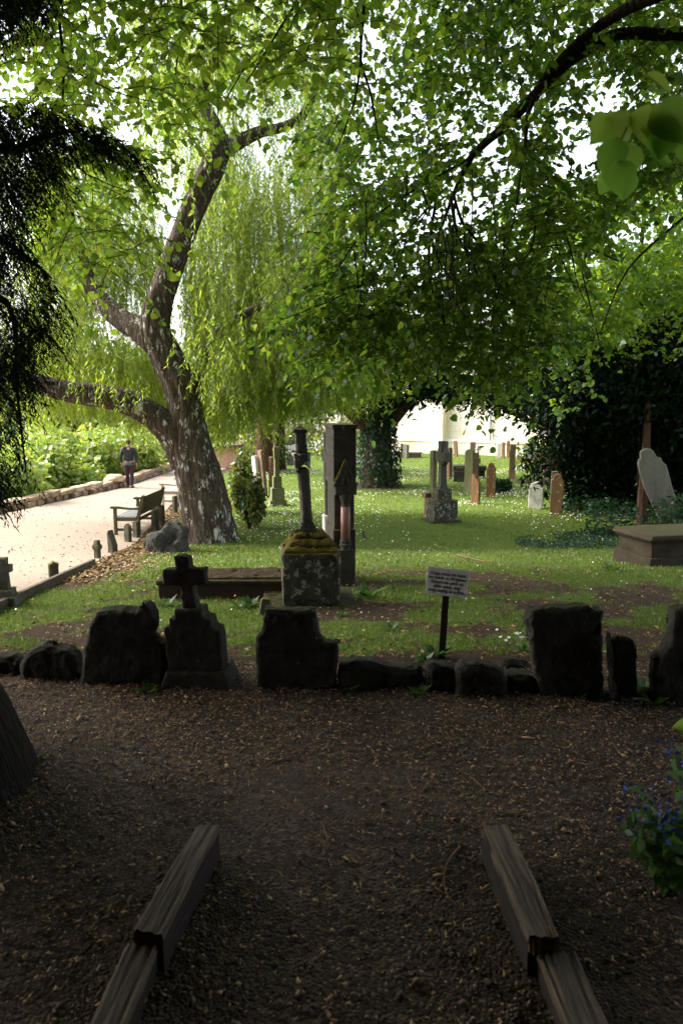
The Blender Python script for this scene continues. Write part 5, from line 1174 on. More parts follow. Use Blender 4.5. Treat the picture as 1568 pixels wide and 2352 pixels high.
for sp in [[(1040, 440, 8.1, 9), (1060, 510, 8.0, 9), (1100, 560, 8, 8), (1140, 650, 8, 6), (1200, 720, 8, 4)], [(1035, 450, 8.2, 9), (1050, 540, 8.2, 8), (1098, 640, 8.3, 6), (1104, 840, 8.4, 4)], [(1000, 470, 8, 9), (985, 560, 8, 9), (990, 660, 8, 8), (1020, 740, 8, 7), (1000, 880, 8, 3)],
           [(1035, 520, 8.3, 7), (1040, 660, 8.3, 5)], [(1200, 350, 7.8, 7), (1180, 500, 7.9, 5), (1140, 640, 8, 3)], [(1085, 360, 8, 9), (980, 420, 7.8, 7), (860, 500, 7.6, 5), (760, 640, 7.4, 3)],
           [(840, -60, 6, 10), (832, 60, 6, 9), (828, 140, 6, 9), (850, 210, 6, 7), (868, 320, 6, 4)], [(830, 120, 6, 7), (815, 230, 6.1, 6), (770, 350, 6.2, 3)], [(757, -40, 6, 4), (757, 160, 6, 2.5)],
           [(1420, 600, 9, 6), (1300, 560, 9, 4), (1150, 600, 9, 3)], [(1568, 500, 9, 8), (1440, 620, 9.2, 5), (1380, 760, 9.4, 3)],
           [(860, 640, 7.5, 5), (760, 690, 7.3, 4), (660, 730, 7.2, 2.5)], [(980, 480, 7.9, 6), (880, 600, 7.6, 4), (800, 760, 7.4, 3)]]:
    addl(sp, 6, .05)
for i in range(34):
    a, b_ = rng.uniform(800, 1330), rng.uniform(380, 640); y = rng.uniform(6.6, 8.6); ln = rng.uniform(120, 330); dx = rng.uniform(-70, 70)
    addl([(a, b_, y, 5), (a + dx * .25 + rng.uniform(-15, 15), b_ + ln * .35, y, 4.5), (a + dx * .7 + rng.uniform(-20, 20), b_ + ln * .7, y, 3.4), (a + dx, b_ + ln, y, 1.5)], 5, .05)
# overhead scaffold of the same crown
for an, L, z in [(2.2, 6.5, 7.5), (2.9, 8, 7.0), (3.5, 8.5, 7.6), (4.1, 7, 7.2), (1.2, 4, 8), (5.2, 5, 8)]:
    e = Vector((math.cos(an) * L, math.sin(an) * L, z + 1)); limb(tm, [Vector((0, 0, 4.8)), Vector((e.x * .4, e.y * .4, z)), e], [.17, .11, .03], .3, 8, .05, an)
tm.build('trunk', M['dark_bark'], lt_, smooth=True)
LA = [(640, 690), (700, 600), (760, 480), (700, 330), (760, 250), (800, 120), (850, -80), (1660, -80), (1660, 400), (1480, 430), (1390, 500), (1320, 640), (1300, 780), (1240, 850), (1120, 845), (1010, 840), (930, 820), (850, 850), (760, 860), (700, 800)]
LT = [(30, -80), (900, -80), (880, 150), (800, 210), (700, 190), (560, 260), (420, 300), (330, 380), (250, 470), (110, 420), (40, 260)]
LL = [(110, 420), (300, 380), (330, 560), (250, 620), (330, 620), (180, 640), (90, 560)]
parts, twigs = [], []
for poly, n, Y0, Y1, gp, cl, dr, ls in [(LA, 2350, 6.6, 10.2, .95, (95, .40, 3), .5, (.045, .10)),
        ([(690, 650), (820, 540), (1000, 520), (1200, 620), (1300, 760), (1180, 880), (1000, 860), (850, 820)], 300, 6.4, 9, .9, (80, .40, 1), .55, (.045, .10)),
        ([(640, 735), (690, 690), (800, 640), (840, 720), (760, 800), (690, 770)], 60, 6.8, 7.8, .5, None, .5, (.06, .085))]:
    st = sample(poly, n, Y0, Y1, gp, cl, 1.25); a, b_ = sprays(st, (.35, .75), 11, ls, 'heart', dr, .35, tw=.0045); parts.append(a); twigs.append(b_)
# unseen leaves above and behind the frame, added to shade the foreground (bigger sprays)
n = 66000; q = np.stack([rng.uniform(-9, 11, n), rng.uniform(-8, 11, n), rng.uniform(5.2, 10.5, n)], -1)
hid = q[:, 2] > CAMZ + .62 * np.maximum(q[:, 1], 0) + 1.1
dist = ((q[:, 0] - 2.2) / 9) ** 2 + ((q[:, 1] - .8) / 9) ** 2
q = q[hid & (dist < 1) & (q[:, 1] + .9 * q[:, 0] < 13) & (rng.random(n) < np.clip(1 - (q[:, 1] - np.where(q[:, 0] > 1.0, 8.0, np.where(q[:, 0] > -1.5, 6.0, 3.9))) / 3.0, .12, 1))]
parts.append(leaves(q, rdir(len(q), .4), unit(np.array([0, 0, 1.]) + .5 * rng.normal(size=(len(q), 3))), rng.uniform(.24, .42, len(q)), 'heart'))
n = 5200; q = np.stack([rng.uniform(2.2, 9.5, n), rng.uniform(8, 14.5, n), rng.uniform(8, 12.5, n)], -1); q = q[q[:, 2] > CAMZ + .62 * q[:, 1] + .7]  # unseen leaves added high up to shade the chest tomb
parts.append(leaves(q, rdir(len(q), .4), unit(np.array([0, 0, 1.]) + .5 * rng.normal(size=(len(q), 3))), rng.uniform(.24, .42, len(q)), 'heart'))
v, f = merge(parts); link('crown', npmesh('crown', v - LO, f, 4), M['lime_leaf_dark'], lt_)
v, f = merge(twigs); link('branch', npmesh('branch', v - LO, f, 4), M['dark_bark'], lt_)

# ---------------- second lime: trunk outside the frame to the left, bright boughs across the top left
l2 = thing('lime_tree', 'lime tree with bright yellow-green leafy boughs hanging into the upper left', 'tree', (-7.4, 6.2, T(-7.4, 6.2)))
LO2 = np.array(l2.location); LV2 = Vector(l2.location); tm = MB()
limb(tm, [Vector((0, 0, -.2)), Vector((0, 0, .6)), Vector((0, .1, 3)), Vector((.2, 0, 6)), Vector((.3, 0, 9))], [.5, .36, .3, .24, .08], .2, 16, .06, 5)
hub = V(131, -160, 5)
limb(tm, [Vector((.1, 0, 4)), (Vector((.2, 0, 5)) + hub - LV2) / 2 + Vector((0, 0, .5)), hub - LV2, V(700, -190, 5.6) - LV2], [.16, .11, .06, .03], .2, 9, .05)
limb(tm, [Vector((.15, 0, 5)), V(300, -200, 6.4) - LV2, V(620, -150, 6.8) - LV2], [.13, .07, .03], .2, 8, .05)
for sp in [[(131, -160, 5, 10), (131, -60, 5, 8), (138, 60, 5, 7), (147, 150, 5, 6), (143, 260, 5, 4)], [(147, 150, 5, 4), (260, 210, 5.1, 3), (380, 240, 5.2, 2)], [(430, -180, 5.4, 8), (360, 40, 5.4, 4), (300, 160, 5.4, 2.5)], [(470, -170, 6.6, 8), (420, 60, 6.4, 5), (400, 190, 6.3, 3)], [(640, -160, 5.7, 8), (700, -50, 5.6, 8), (640, 70, 5.6, 6), (565, 190, 5.7, 3)], [(565, 150, 5.7, 4), (500, 260, 5.8, 2.5)], [(100, 300, 5.2, 3), (200, 400, 5.3, 3), (300, 440, 5.4, 2)]]:
    p, r = px_limb(sp); limb(tm, [q - LV2 for q in p], r, .12, 6, .05)
tm.build('trunk', M['dark_bark'], l2, smooth=True)
parts, twigs = [], []
for poly, n, Y0, Y1, gp, cl in [(LT, 720, 4.6, 7.4, .95, (70, .44, 8)), (LL, 80, 5, 6.5, .9, None)]:
    st = sample(poly, n, Y0, Y1, gp, cl, 1.25); d_ = np.maximum(st[:, 1] * CT - (st[:, 2] - CAMZ) * ST, .1); ix = CX + F * st[:, 0] / d_; iy = CY - F * (st[:, 1] * ST + (st[:, 2] - CAMZ) * CT) / d_
    st = st[~((((ix - 500) / 90) ** 2 + ((iy - 190) / 130) ** 2 < 1) & (rng.random(len(st)) < .72))]   # thin spray before the willow fork
    a, b_ = sprays(st, (.35, .75), 11, (.038, .078), 'heart', .5, .35, tw=.0035); parts.append(a); twigs.append(b_)
n = 16000; q = np.stack([rng.uniform(-12, -1, n), rng.uniform(1, 11, n), rng.uniform(5.0, 9.5, n)], -1)  # unseen leaves added beyond the frame, keeping sun off the gravel
px_ = CX + F * q[:, 0] / q[:, 1]; q = q[((q[:, 2] > CAMZ + .62 * q[:, 1] + .8) | (px_ < -160)) & (((q[:, 0] + 6.5) / 5.5) ** 2 + ((q[:, 1] - 5) / 6) ** 2 < 1) & (rng.random(n) < np.clip(1 - (q[:, 1] - 5.2) / 1.5, .08, 1))]
parts.append(leaves(q, rdir(len(q), .4), unit(np.array([0, 0, 1.]) + .5 * rng.normal(size=(len(q), 3))), rng.uniform(.16, .3, len(q)), 'heart'))
n = 12000; q = np.stack([rng.uniform(-14, -2.2, n), rng.uniform(8.4, 14.8, n), rng.uniform(8, 13, n)], -1); q = q[q[:, 2] > CAMZ + .62 * q[:, 1] + .7]  # high unseen leaf layer added to shade the near lawn
parts.append(leaves(q, rdir(len(q), .4), unit(np.array([0, 0, 1.]) + .5 * rng.normal(size=(len(q), 3))), rng.uniform(.2, .38, len(q)), 'heart'))
v, f = merge(parts); link('crown', npmesh('crown', v - LO2, f, 4), M['lime_leaf'], l2)
v, f = merge(twigs); link('branch', npmesh('branch', v - LO2, f, 4), M['dark_bark'], l2)

# ---------------- near yew at the left: trunk at the edge, dark boughs hanging in
ny = thing('yew_tree', 'dark yew at the left edge with a flaring trunk and drooping black boughs', 'tree', (-2.0, 3.0, 0))
NO = np.array(ny.location); NV = Vector(ny.location)
tm = MB()
p = [Vector((-.03, 0, -.1)), Vector((-.03, 0, .12)), Vector((-.07, 0, .4)), Vector((-.12, 0, .7)), Vector((-.22, .02, 1.4)), Vector((-.3, .0, 2.6)), Vector((-.2, -.1, 4)), Vector((0, -.3, 6))]
limb(tm, p, [.60, .50, .44, .42, .39, .36, .30, .12], .1, 26, .09, 2)
for e in [Vector((-1.6, 1.6, 4.6)), Vector((-3.0, 2.6, 4.4)), Vector((1.5, -2.2, 4.6)), Vector((-2.5, -2, 3.6)), Vector((2.5, -3.5, 4.3)), Vector((3.5, -.6, 5.0))]:
    limb(tm, [Vector((-.25, 0, 3.0)), Vector((e.x * .5, e.y * .5, e.z * .95)), e], [.16, .1, .02], .2, 8, .08, e.x)
for sp in [[(-120, 330, 4.4, 30), (40, 340, 4.5, 16), (160, 300, 4.6, 9), (320, 370, 4.7, 3)], [(-120, 500, 4.2, 24), (20, 560, 4.3, 12), (120, 640, 4.4, 4)], [(-140, 620, 4.6, 26), (20, 700, 4.6, 14), (40, 900, 4.6, 8), (60, 1080, 4.6, 3)], [(-60, -80, 4.2, 12), (30, 20, 4.3, 5)]]:
    p, r = px_limb(sp); limb(tm, [q - NV for q in p], r, .12, 8, .05)
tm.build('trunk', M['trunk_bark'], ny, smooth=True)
def needles(st, head, L, nl, ls, droop):
    n = len(st); h = unit(head + .45 * rng.normal(size=(n, 3)) * np.array([1, 1, .5])); Ls = rng.uniform(L[0], L[1], n)
    tt = (np.arange(nl) + .5) / nl
    pos = st[:, None, :] + h[:, None, :] * (Ls[:, None] * tt)[..., None] - np.array([0, 0, 1.]) * (droop * Ls[:, None] * tt ** 2)[..., None]
    tan = unit(h[:, None, :] - np.array([0, 0, 1.]) * (2 * droop * tt)[None, :, None])
    side = unit(np.cross(tan, np.array([0, 0, 1.])) + 1e-6); sg = np.where(np.arange(nl) % 2, 1., -1.)[None, :, None]
    d = unit(.7 * tan + .7 * sg * side + .2 * rng.normal(size=(n, nl, 3)))
    nr = unit(np.array([0, 0, 1.]) + .3 * rng.normal(size=(n, nl, 3)))
    return leaves(pos.reshape(-1, 3), d.reshape(-1, 3), nr.reshape(-1, 3), rng.uniform(ls[0], ls[1], n * nl), 'lance')
parts = []
for poly, n, hd, L, cl in [([(-80, 225), (60, 225), (140, 250), (150, 320), (70, 430), (-80, 460)], 560, (.55, .1, -.5), (.12, .30), (70, .38, 1)), ([(60, 235), (200, 270), (300, 330), (345, 365), (330, 400), (260, 350), (130, 340)], 170, (.8, .1, -.5), (.08, .18), None),
                           ([(-80, 440), (50, 440), (60, 560), (105, 620), (130, 740), (60, 800), (-80, 800)], 700, (.4, .1, -.8), (.12, .28), (55, .47, 3)), ([(-80, 780), (60, 780), (75, 860), (35, 960), (45, 1060), (0, 1120), (-80, 1130)], 480, (.3, .1, -.9), (.12, .26), (50, .48, 5)),
                           ([(-80, -80), (110, -80), (90, 10), (20, 40), (-80, 60)], 360, (.5, 0, -.4), (.1, .25), None)]:
    st = sample(poly, n, 3.9, 5.2, 0, cl); parts.append(needles(st, np.array(hd), L, 20, (.032, .058), .35))
# dense unseen yew foliage added beside, above and behind the view for shade
n = 150000; q = np.stack([rng.uniform(-9.5, 7.5, n), rng.uniform(-8, 4.2, n), rng.uniform(.4, 6.8, n)], -1)
px_ = CX + F * q[:, 0] / np.maximum(q[:, 1], .05)
out = (q[:, 1] < -.9) | (px_ < -140) | (px_ > 1760) | (q[:, 2] > CAMZ + .60 * np.maximum(q[:, 1], 0) + .75)
core = np.hypot(q[:, 0] / 1.5, (q[:, 1] + .6) / 1.2) > 1.0                              # clear space where one stands
low = (q[:, 2] > 2.6 + .35 * np.maximum(0, q[:, 1] + 1)) | (q[:, 1] < -2.6 + .8 * rng.normal(size=n) * .3) | (q[:, 0] < -4.2) | ((q[:, 0] > 2.6) & (q[:, 1] < .9 * (q[:, 0] - 1.9)))
q = q[out & core & low & ~((q[:, 0] > -2.6) & (q[:, 1] > 1.5) & (q[:, 2] < 3.2)) & ~((q[:, 0] < -3.8) & (q[:, 1] > 1.8) & (q[:, 2] < 2.2))]
q = q[~((q[:, 1] > 2.5) & (q[:, 0] < -3) & (q[:, 2] < 3.2))]
parts.append(leaves(q, rdir(len(q), .5) + np.array([0, 0, -.3]), unit(np.array([0, 0, 1.]) + .7 * rng.normal(size=(len(q), 3))), rng.uniform(.20, .38, len(q)), 'spray'))
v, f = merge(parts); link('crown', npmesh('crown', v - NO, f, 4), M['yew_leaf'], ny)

# ---------------- dark yews of the churchyard
def yew(px, py, label, blobs, trunk_w, h, ivy=None, n=14000, mat='yew_leaf', ls=(.14, .30), bark='yew_bark', lean=0, name='yew_tree', extra=None, gaps=0, limbs=True):
    """blobs: ellipsoids (cx, cy, cz, rx, ry, rz) relative to the base"""
    g = G(px, py); t = thing(name, label, 'tree', g, 0, None); tm = MB(); w = trunk_w / 2
    limb(tm, [Vector((0, 0, -.2)), Vector((0, 0, .25)), Vector((lean * .4, 0, h * .4)), Vector((lean, .05, h))], [w * 1.35, w * 1.05, w * .9, w * .5], .15, 14, .12, px % 7)
    for bx in blobs if limbs else []:
        e = Vector(bx[:3]); limb(tm, [Vector((lean * .3, 0, h * .45)), e * .55 + Vector((0, 0, h * .25)), e], [w * .55, w * .35, w * .08], .2, 7, .08)
    tm.build('trunk', M[bark], t, smooth=True)
    vol = [b[3] * b[4] * b[5] for b in blobs]; tot = sum(vol); parts = []
    for b, vv in zip(blobs, vol):
        m = int(n * vv / tot); u = rdir(m) * (rng.random(m) ** .45)[:, None]; q = u * np.array(b[3:6]) + np.array(b[:3])
        wob = fbm(q[:, 0] * 1.1 + 9, q[:, 2] * 1.3 + q[:, 1] * .7); q += (wob - .5)[:, None] * u * 1.0
        q = q[(q[:, 2] > .06) & (fbm(q[:, 0] * 1.7 + 4, q[:, 2] * 2.1 + 2 + q[:, 1]) > .22 + gaps)]
        parts.append(leaves(q, u[:len(q)] * .6 + rdir(len(q)) + np.array([0, 0, -.45]), rdir(len(q)), rng.uniform(ls[0], ls[1], len(q)), 'spray'))
    if extra is not None: parts += extra(g)
    v, f = merge(parts); link('crown', npmesh('crown', v, f, 4), M[mat], t)
    if ivy:
        m = 2600; a = rng.uniform(0, 6.283, m); z = rng.uniform(0, ivy[1], m); r = ivy[0] * (1 + .35 * fbm(a * 1.3, z * 1.4) - .1) * (1 + .28 * np.clip(.5 - z, 0, 1) + .10 * np.sin(z * 2.2)) * np.sqrt(rng.uniform(.55, 1.0, m)); q = np.stack([r * np.cos(a), r * np.sin(a), z], -1)
        v, f = leaves(q, np.stack([np.cos(a) * .5, np.sin(a) * .5, -1 + 0 * a], -1) + .5 * rng.normal(size=(m, 3)), np.stack([np.cos(a), np.sin(a), .4 + 0 * a], -1) + .4 * rng.normal(size=(m, 3)), rng.uniform(.10, .20, m), 'clump'); link('ivy', npmesh('ivy', v, f, 4), M['ivy_leaf'], t)
    return t
yew(868, 1116, 'ivy-clad yew in the middle of the lawn with dark spreading boughs', [(0, 0, 4.6, 3.6, 3.2, 1.7), (-2.4, -.3, 3.5, 2.6, 2.2, .95), (1.9, -.4, 3.7, 2.0, 2, .85), (0, .5, 6.0, 3.0, 2.6, 1.9), (.1, -.4, 3.3, 1.3, 1.1, 1.1)], 1.1, 4.0, (.70, 3.4), 15000)
yew(1263, 1092, 'spreading yew with a reddish trunk behind the leaning far headstones', [(-2.6, -.6, 3.5, 3.4, 2.4, .85), (-4.6, -1, 3.7, 1.6, 1.6, .7), (0, 0, 3.7, 3.2, 3, 1.6), (2.5, 0, 3.0, 3, 3, 2.6), (0, 0, 5.2, 4, 3, 1.6), (3.0, .4, 1.4, 2.4, 1.5, 1.5)], .55, 4, None, 22000)
yew(1472, 1202, 'thin reddish yew trunk under a mass of black foliage at the right edge', [(.5, 1.4, 3.3, 2.6, 1.8, 1.75), (2.4, 1.0, 2.8, 2.2, 1.8, 2.4), (1.0, 2.6, 2.2, 2.8, 1.4, 2.2), (-1.1, 1.9, 2.9, 1.5, 1.3, 1.1), (3.6, .6, 1.4, 1.8, 1.8, 1.7), (-.7, 2.8, 1.25, 1.7, .9, 1.3), (1.6, 2.2, 1.0, 2.2, 1.0, 1.2), (1.9, 2.4, 5.0, 2.2, 1.4, 1.2), (-.6, 2.6, 4.4, 1.4, 1.2, .8)], .26, 3.0, None, 50000, ls=(.14, .28), limbs=False)
yew(607, 1085, 'left one of two brown-trunked yews at the back of the lawn', [(0, 0, 4.6, 2.4, 2, 1.5), (-.6, 0, 6.2, 2, 2, 1.6)], .8, 4.6, None, 3600)
yew(640, 1078, 'right one of two brown-trunked yews at the back of the lawn', [(.4, 0, 4.2, 2.6, 2.2, 1.3), (1.5, 0, 5.4, 2.6, 2, 1.8)], .7, 4.6, None, 4200)

# ---------------- bright leafy trees in front of the right-hand yews
def leafy(loc, label, mat, spec, n, poly, Y0, Y1, ls, cl, gp=.9, nl=10, L=(.3, .65), name='young_lime_tree', kind='heart', bark='dark_bark', cat='tree'):
    t = thing(name, label, cat, loc); O = Vector(loc); tm = MB()
    for sp in spec:
        p, r = px_limb(sp); limb(tm, [q - O for q in p], r, .15, 7, .08)
    tm.build('trunk', M[bark], t, smooth=True); pt, tw = [], []
    for po, m in zip(poly, n):
        a, b_ = sprays(sample(po, m, Y0, Y1, gp, cl), L, nl, ls, kind, .4, .4, tw=.003); pt.append(a); tw.append(b_)
    v, f = merge(pt); link('crown', npmesh('crown', v - np.array(loc), f, 4), M[mat], t)
    v, f = merge(tw); link('branch', npmesh('branch', v - np.array(loc), f, 4), M[bark], t); return t
g = Vector((8.0, 18.6, T(8.0, 18.6)))
leafy(tuple(g), 'young bright-leaved tree growing in front of the black yew foliage', 'maple_leaf', [[(1468, 1240, 18.6, 16), (1470, 1000, 18.6, 15), (1470, 760, 18.6, 13), (1468, 620, 18.6, 11), (1480, 480, 18.7, 8), (1500, 340, 18.8, 4)], [(1470, 740, 18.6, 8), (1420, 660, 18.5, 7), (1380, 560, 18.3, 4)], [(1470, 760, 18.6, 6), (1380, 700, 18.4, 5), (1310, 640, 18.2, 3)], [(1470, 640, 18.6, 6), (1530, 580, 18.5, 3)]],
      [1700, 90], [[(1120, 480), (1250, 430), (1300, 390), (1420, 420), (1640, 330), (1640, 730), (1560, 700), (1430, 760), (1330, 830), (1230, 800), (1130, 640)], [(1250, 800), (1420, 740), (1620, 700), (1620, 800), (1400, 830), (1330, 960), (1260, 960)]], 15.4, 20.0, (.085, .145), (75, .43, 9))
g = G(1395, 1150)
leafy(tuple(g), 'low green sapling in front of the black yew, left of the leaning slab', 'ivy_leaf', [[(1395, 1152, g.y, 7), (1400, 1060, g.y, 5), (1385, 980, g.y, 3)], [(1400, 1060, g.y, 4), (1440, 1000, g.y, 2)]], [70, 24], [[(1330, 1000), (1360, 960), (1450, 960), (1470, 1040), (1430, 1090), (1370, 1060)], [(1240, 1000), (1340, 960), (1350, 1010), (1290, 1020)]], g.y - .6, g.y + .6, (.10, .15), None, 0, name='sapling')
# spray of broad leaves close to the lens
t = thing('broadleaf_branch', 'blurred branch of broad green leaves close by in the upper right', 'branch', V(1640, 260, 1.65)); O = np.array(t.location)
tm = MB(); p, r = px_limb([(1640, 260, 1.65, 7), (1520, 268, 1.62, 5), (1440, 290, 1.6, 4), (1415, 380, 1.58, 3)]); limb(tm, [q - Vector(O) for q in p], r, .03, 6); tm.build('stem', M['stem'], t)
ps, ds, sz = [], [], []
for a, b_, dx, dz, s_ in [(1392, 268, -.5, -.9, 62), (1415, 255, .1, -1, 74), (1440, 262, -.3, -1, 80), (1412, 315, -.1, -1, 70), (1446, 330, -.35, -.9, 84), (1418, 372, .15, -1, 66), (1442, 392, -.1, -1, 52), (1470, 300, .8, -.5, 78), (1478, 345, .9, -.1, 76),
                        (1495, 245, -.2, -.9, 82), (1520, 232, .4, -.9, 86), (1545, 262, -.3, -.9, 84), (1560, 225, .1, -1, 90), (1585, 270, -.2, -1, 88), (1535, 215, -.6, .3, 66), (1398, 398, -.3, -.9, 40)]:
    Y = rng.uniform(1.5, 1.72); ps.append(P(a, b_, Y)); ds.append((dx, rng.uniform(-.45, .45), dz)); sz.append(s_ * kpx(Y))
n = len(ps); v, f = leaves(np.array(ps), np.array(ds), unit(np.stack([rng.normal(0, .5, n), -1 + 0 * rng.random(n), rng.normal(.5, .4, n)], -1)), np.array(sz), 'broad')
nm_ = npmesh('foliage', v - O, f, 4); nm_.polygons.foreach_set('use_smooth', [True] * len(nm_.polygons)); link('foliage', nm_, M['near_leaf'], t)
t = thing('leaf_sprig', 'sprig with one bright leaf poking in at the right edge above the blue flowers', 'sprig', V(1640, 1760, 1.9)); O = np.array(t.location)
tm = MB(); p, r = px_limb([(1640, 1760, 1.9, 5), (1610, 1700, 1.9, 4), (1590, 1670, 1.9, 3)]); limb(tm, [q - Vector(O) for q in p], r, .03, 6); tm.build('stem', M['stem'], t)
v, f = leaves(np.array([P(1592, 1672, 1.9), P(1620, 1720, 1.9)]), np.array([(-.75, -.1, .1), (.3, 0, 1.)]), np.array([(.2, -.8, .6), (.3, -.8, .5)]), np.array([.062, .06]), 'broad'); link('leaf', npmesh('leaf', v - O, f, 4), M['near_leaf'], t)

# ---------------- shrubs and small plants
def bush(loc, label, mat, rx, ry, rz, n, ls, kind='clump', name='bush', group=None, cat='bush', lob=5, stems=True, up=.3):
    t = thing(name, label, cat, loc, 0, group)
    if stems:
        tm = MB()
        for i in range(6): a = i * 1.05; tm.tube([(0, 0, -.05), (rx * .3 * math.cos(a), ry * .3 * math.sin(a), rz * .5), (rx * .6 * math.cos(a), ry * .6 * math.sin(a), rz * 1.1)], [.03, .02, .008], 5)
        tm.build('stem', M['dark_bark'], t)
    cs = np.stack([rng.uniform(-.62, .62, lob) * rx, rng.uniform(-.62, .62, lob) * ry, rng.uniform(.35, .95, lob) * rz], -1); cs[0] = (0, 0, rz * .6)
    w = rng.integers(0, lob, n); u = rdir(n) * (rng.random(n) ** .4)[:, None]; q = cs[w] + u * np.array([rx * .55, ry * .55, rz * .6]) * rng.uniform(.7, 1.1, lob)[w][:, None]
    k = q[:, 2] > .02; q, u = q[k], u[k]
    v, f = leaves(q, u + rdir(len(q)) * .8 + np.array([0, 0, -.3]), u + .6 * rdir(len(q)) + np.array([0, 0, up]), rng.uniform(ls[0], ls[1], len(q)), kind); link('foliage', npmesh('foliage', v, f, 4), M[mat], t); return t
g = G(566, 1222); bush((g.x, g.y + .5, g.z), 'dark green shrub with a few yellow leaves against the right side of the willow trunk', 'shrub_leaf', .46, .5, 1.0, 2600, (.06, .11), 'heart')
g = G(545, 1190); bush((g.x, g.y + 1.1, g.z), 'taller thin shrub behind the willow trunk, below the leaning slabs', 'shrub_leaf', .35, .5, 1.35, 1500, (.06, .11), 'heart')
g = G(1161, 1135); bush((g.x, g.y + .4, g.z), 'round mound of ivy beside the red headstone', 'ivy_leaf', .42, .35, .36, 1500, (.08, .13), 'clump', name='ivy_mound', cat='ivy')
BK = 'bushes along the river wall'
for i, (px, py, w, h, lab) in enumerate([(20, 1160, 1.2, .95, 'yellow-green bush behind the wall at the left edge of the photo'), (75, 1140, 1.1, .9, 'bright bush behind the wall under the black yew spray tip'), (130, 1122, 1.1, .8, 'pale bush behind the wall between two taller bushes'), (180, 1112, 1.1, 1.0, 'tall pale bush left of the walker, second from him'),
                                          (232, 1108, 1.1, 1.05, 'leafy bush behind the wall just left of the walker'), (262, 1098, .9, .8, 'low bush right behind the pale corner block'), (335, 1090, 1.2, .95, 'bright bush behind the wall just right of the walker'), (372, 1078, 1.1, .85, 'small bush behind the wall beside the willow trunk')]):
    g = G(px, py); bush((g.x - .75, g.y + .7, T(g.x - .75, g.y + .7)), lab, 'bush_leaf', w * 1.15, 1.3, h * 1.45, 2600, (.13, .22), 'heart', group=BK)
for i, (y, dx, w, h, lab) in enumerate([(16.5, 2.2, 1.4, 1.5, 'bush on the river bank at the left edge, nearest to the camera'), (19.5, 2.6, 1.5, 1.7, 'broad bush on the bank behind the first wall bushes'), (22.5, 2.6, 1.5, 1.9, 'tall bush on the bank between wall and river'), (25.5, 2.5, 1.5, 2.0, 'bank bush far left of the walker'),
                                          (28.5, 2.4, 1.5, 2.1, 'bank bush beside the head of the walker, to his left'), (31.5, 2.2, 1.5, 2.0, 'bank bush behind the walker'), (35, 2.0, 1.6, 2.0, 'last bank bush before the willow trunk hides the river'), (21, 4.4, 1.6, 2.3, 'bush low on the bank at the water, left part'), (27, 4.6, 1.7, 2.5, 'bush low on the bank at the water, middle part'), (33, 4.4, 1.7, 2.5, 'bush low on the bank at the water, right part')]):
    x = float(wall_x(y)) - dx; bush((x, y, T(x, y)), lab, 'bush_leaf', w, 1.7, h, 2200, (.15, .26), 'heart', group='bushes on the river bank')
for px, Y, s_, lab in [(200, 40, 1.6, 'dark bush at the water edge left of the walker'), (60, 36, 1.5, 'dark bush at the water edge at the left')]:
    p = V(px, 1040, Y); bush((p.x, Y, T(p.x, Y)), lab, 'shrub_leaf', s_, s_, 1.5, 1200, (.2, .35), group=None)
for px, Y, s_, h, lab in [(560, 36, 1.5, 1.3, 'green bush at the back of the lawn right of the hut'), (605, 33, 1.3, 1.4, 'leafy bush behind the thin reddish cross'), (665, 44, 1.6, 1.5, 'bush beside the small white bench'), (760, 40, 1.6, 1.6, 'bush with yellow leaves behind the gothic headstone'), (725, 46, 2, 2.2, 'dark tall bush at the back of the lawn under the central yew'), (830, 46, 2, 2.2, 'dark bush behind the ivy-clad trunk'),
                       (1230, 33, 1.2, 1.2, 'small pale bush under the spreading yew boughs')]:
    p = V(px, 1050, Y); bush((p.x, Y, T(p.x, Y)), lab, 'shrub_leaf', s_, s_, h, 900, (.16, .3), group='bushes at the back of the lawn')
# ivy ground cover
def ivy_cover(name, poly, n, hmax, ls):
    A = np.array(poly); q = []
    x = rng.uniform(A[:, 0].min(), A[:, 0].max(), n * 2); y = rng.uniform(A[:, 1].min(), A[:, 1].max(), n * 2); k = inpoly(x, y, poly); x, y = x[k][:n], y[k][:n]; k = fbm(x * 2.2 + 3, y * 2.2) > .40; x, y = x[k], y[k]
    z = terr(x, y) + hmax * rng.random(len(x)) * (.4 + fbm(x * 1.5, y * 1.5)); m = len(x)
    v, f = leaves(np.stack([x, y, z], -1), rdir(m, .4), np.array([0, -.3, 1.]) + .6 * rng.normal(size=(m, 3)), rng.uniform(ls[0], ls[1], m), 'clump'); tag(link(name, npmesh(name, v, f, 4), M['ivy_leaf']), kind='stuff')
def gxy(*pp): return [tuple(G(*q)[:2]) for q in pp]
ivy_cover('ivy_cover', gxy((1290, 1186), (1460, 1190), (1475, 1160), (1420, 1138), (1300, 1140)), 5200, .45, (.07, .13))
ivy_cover('creeping_ivy', gxy((1200, 1262), (1428, 1262), (1432, 1212), (1330, 1222), (1180, 1240)), 3200, .09, (.045, .08))
g = G(1540, 1195); ivy_cover('ivy_clump', [(5.6, 15.3), (9, 15.3), (9, 17.5), (7.9, 17.5), (7.5, 16.2), (5.6, 16.0)], 2600, .8, (.08, .13))
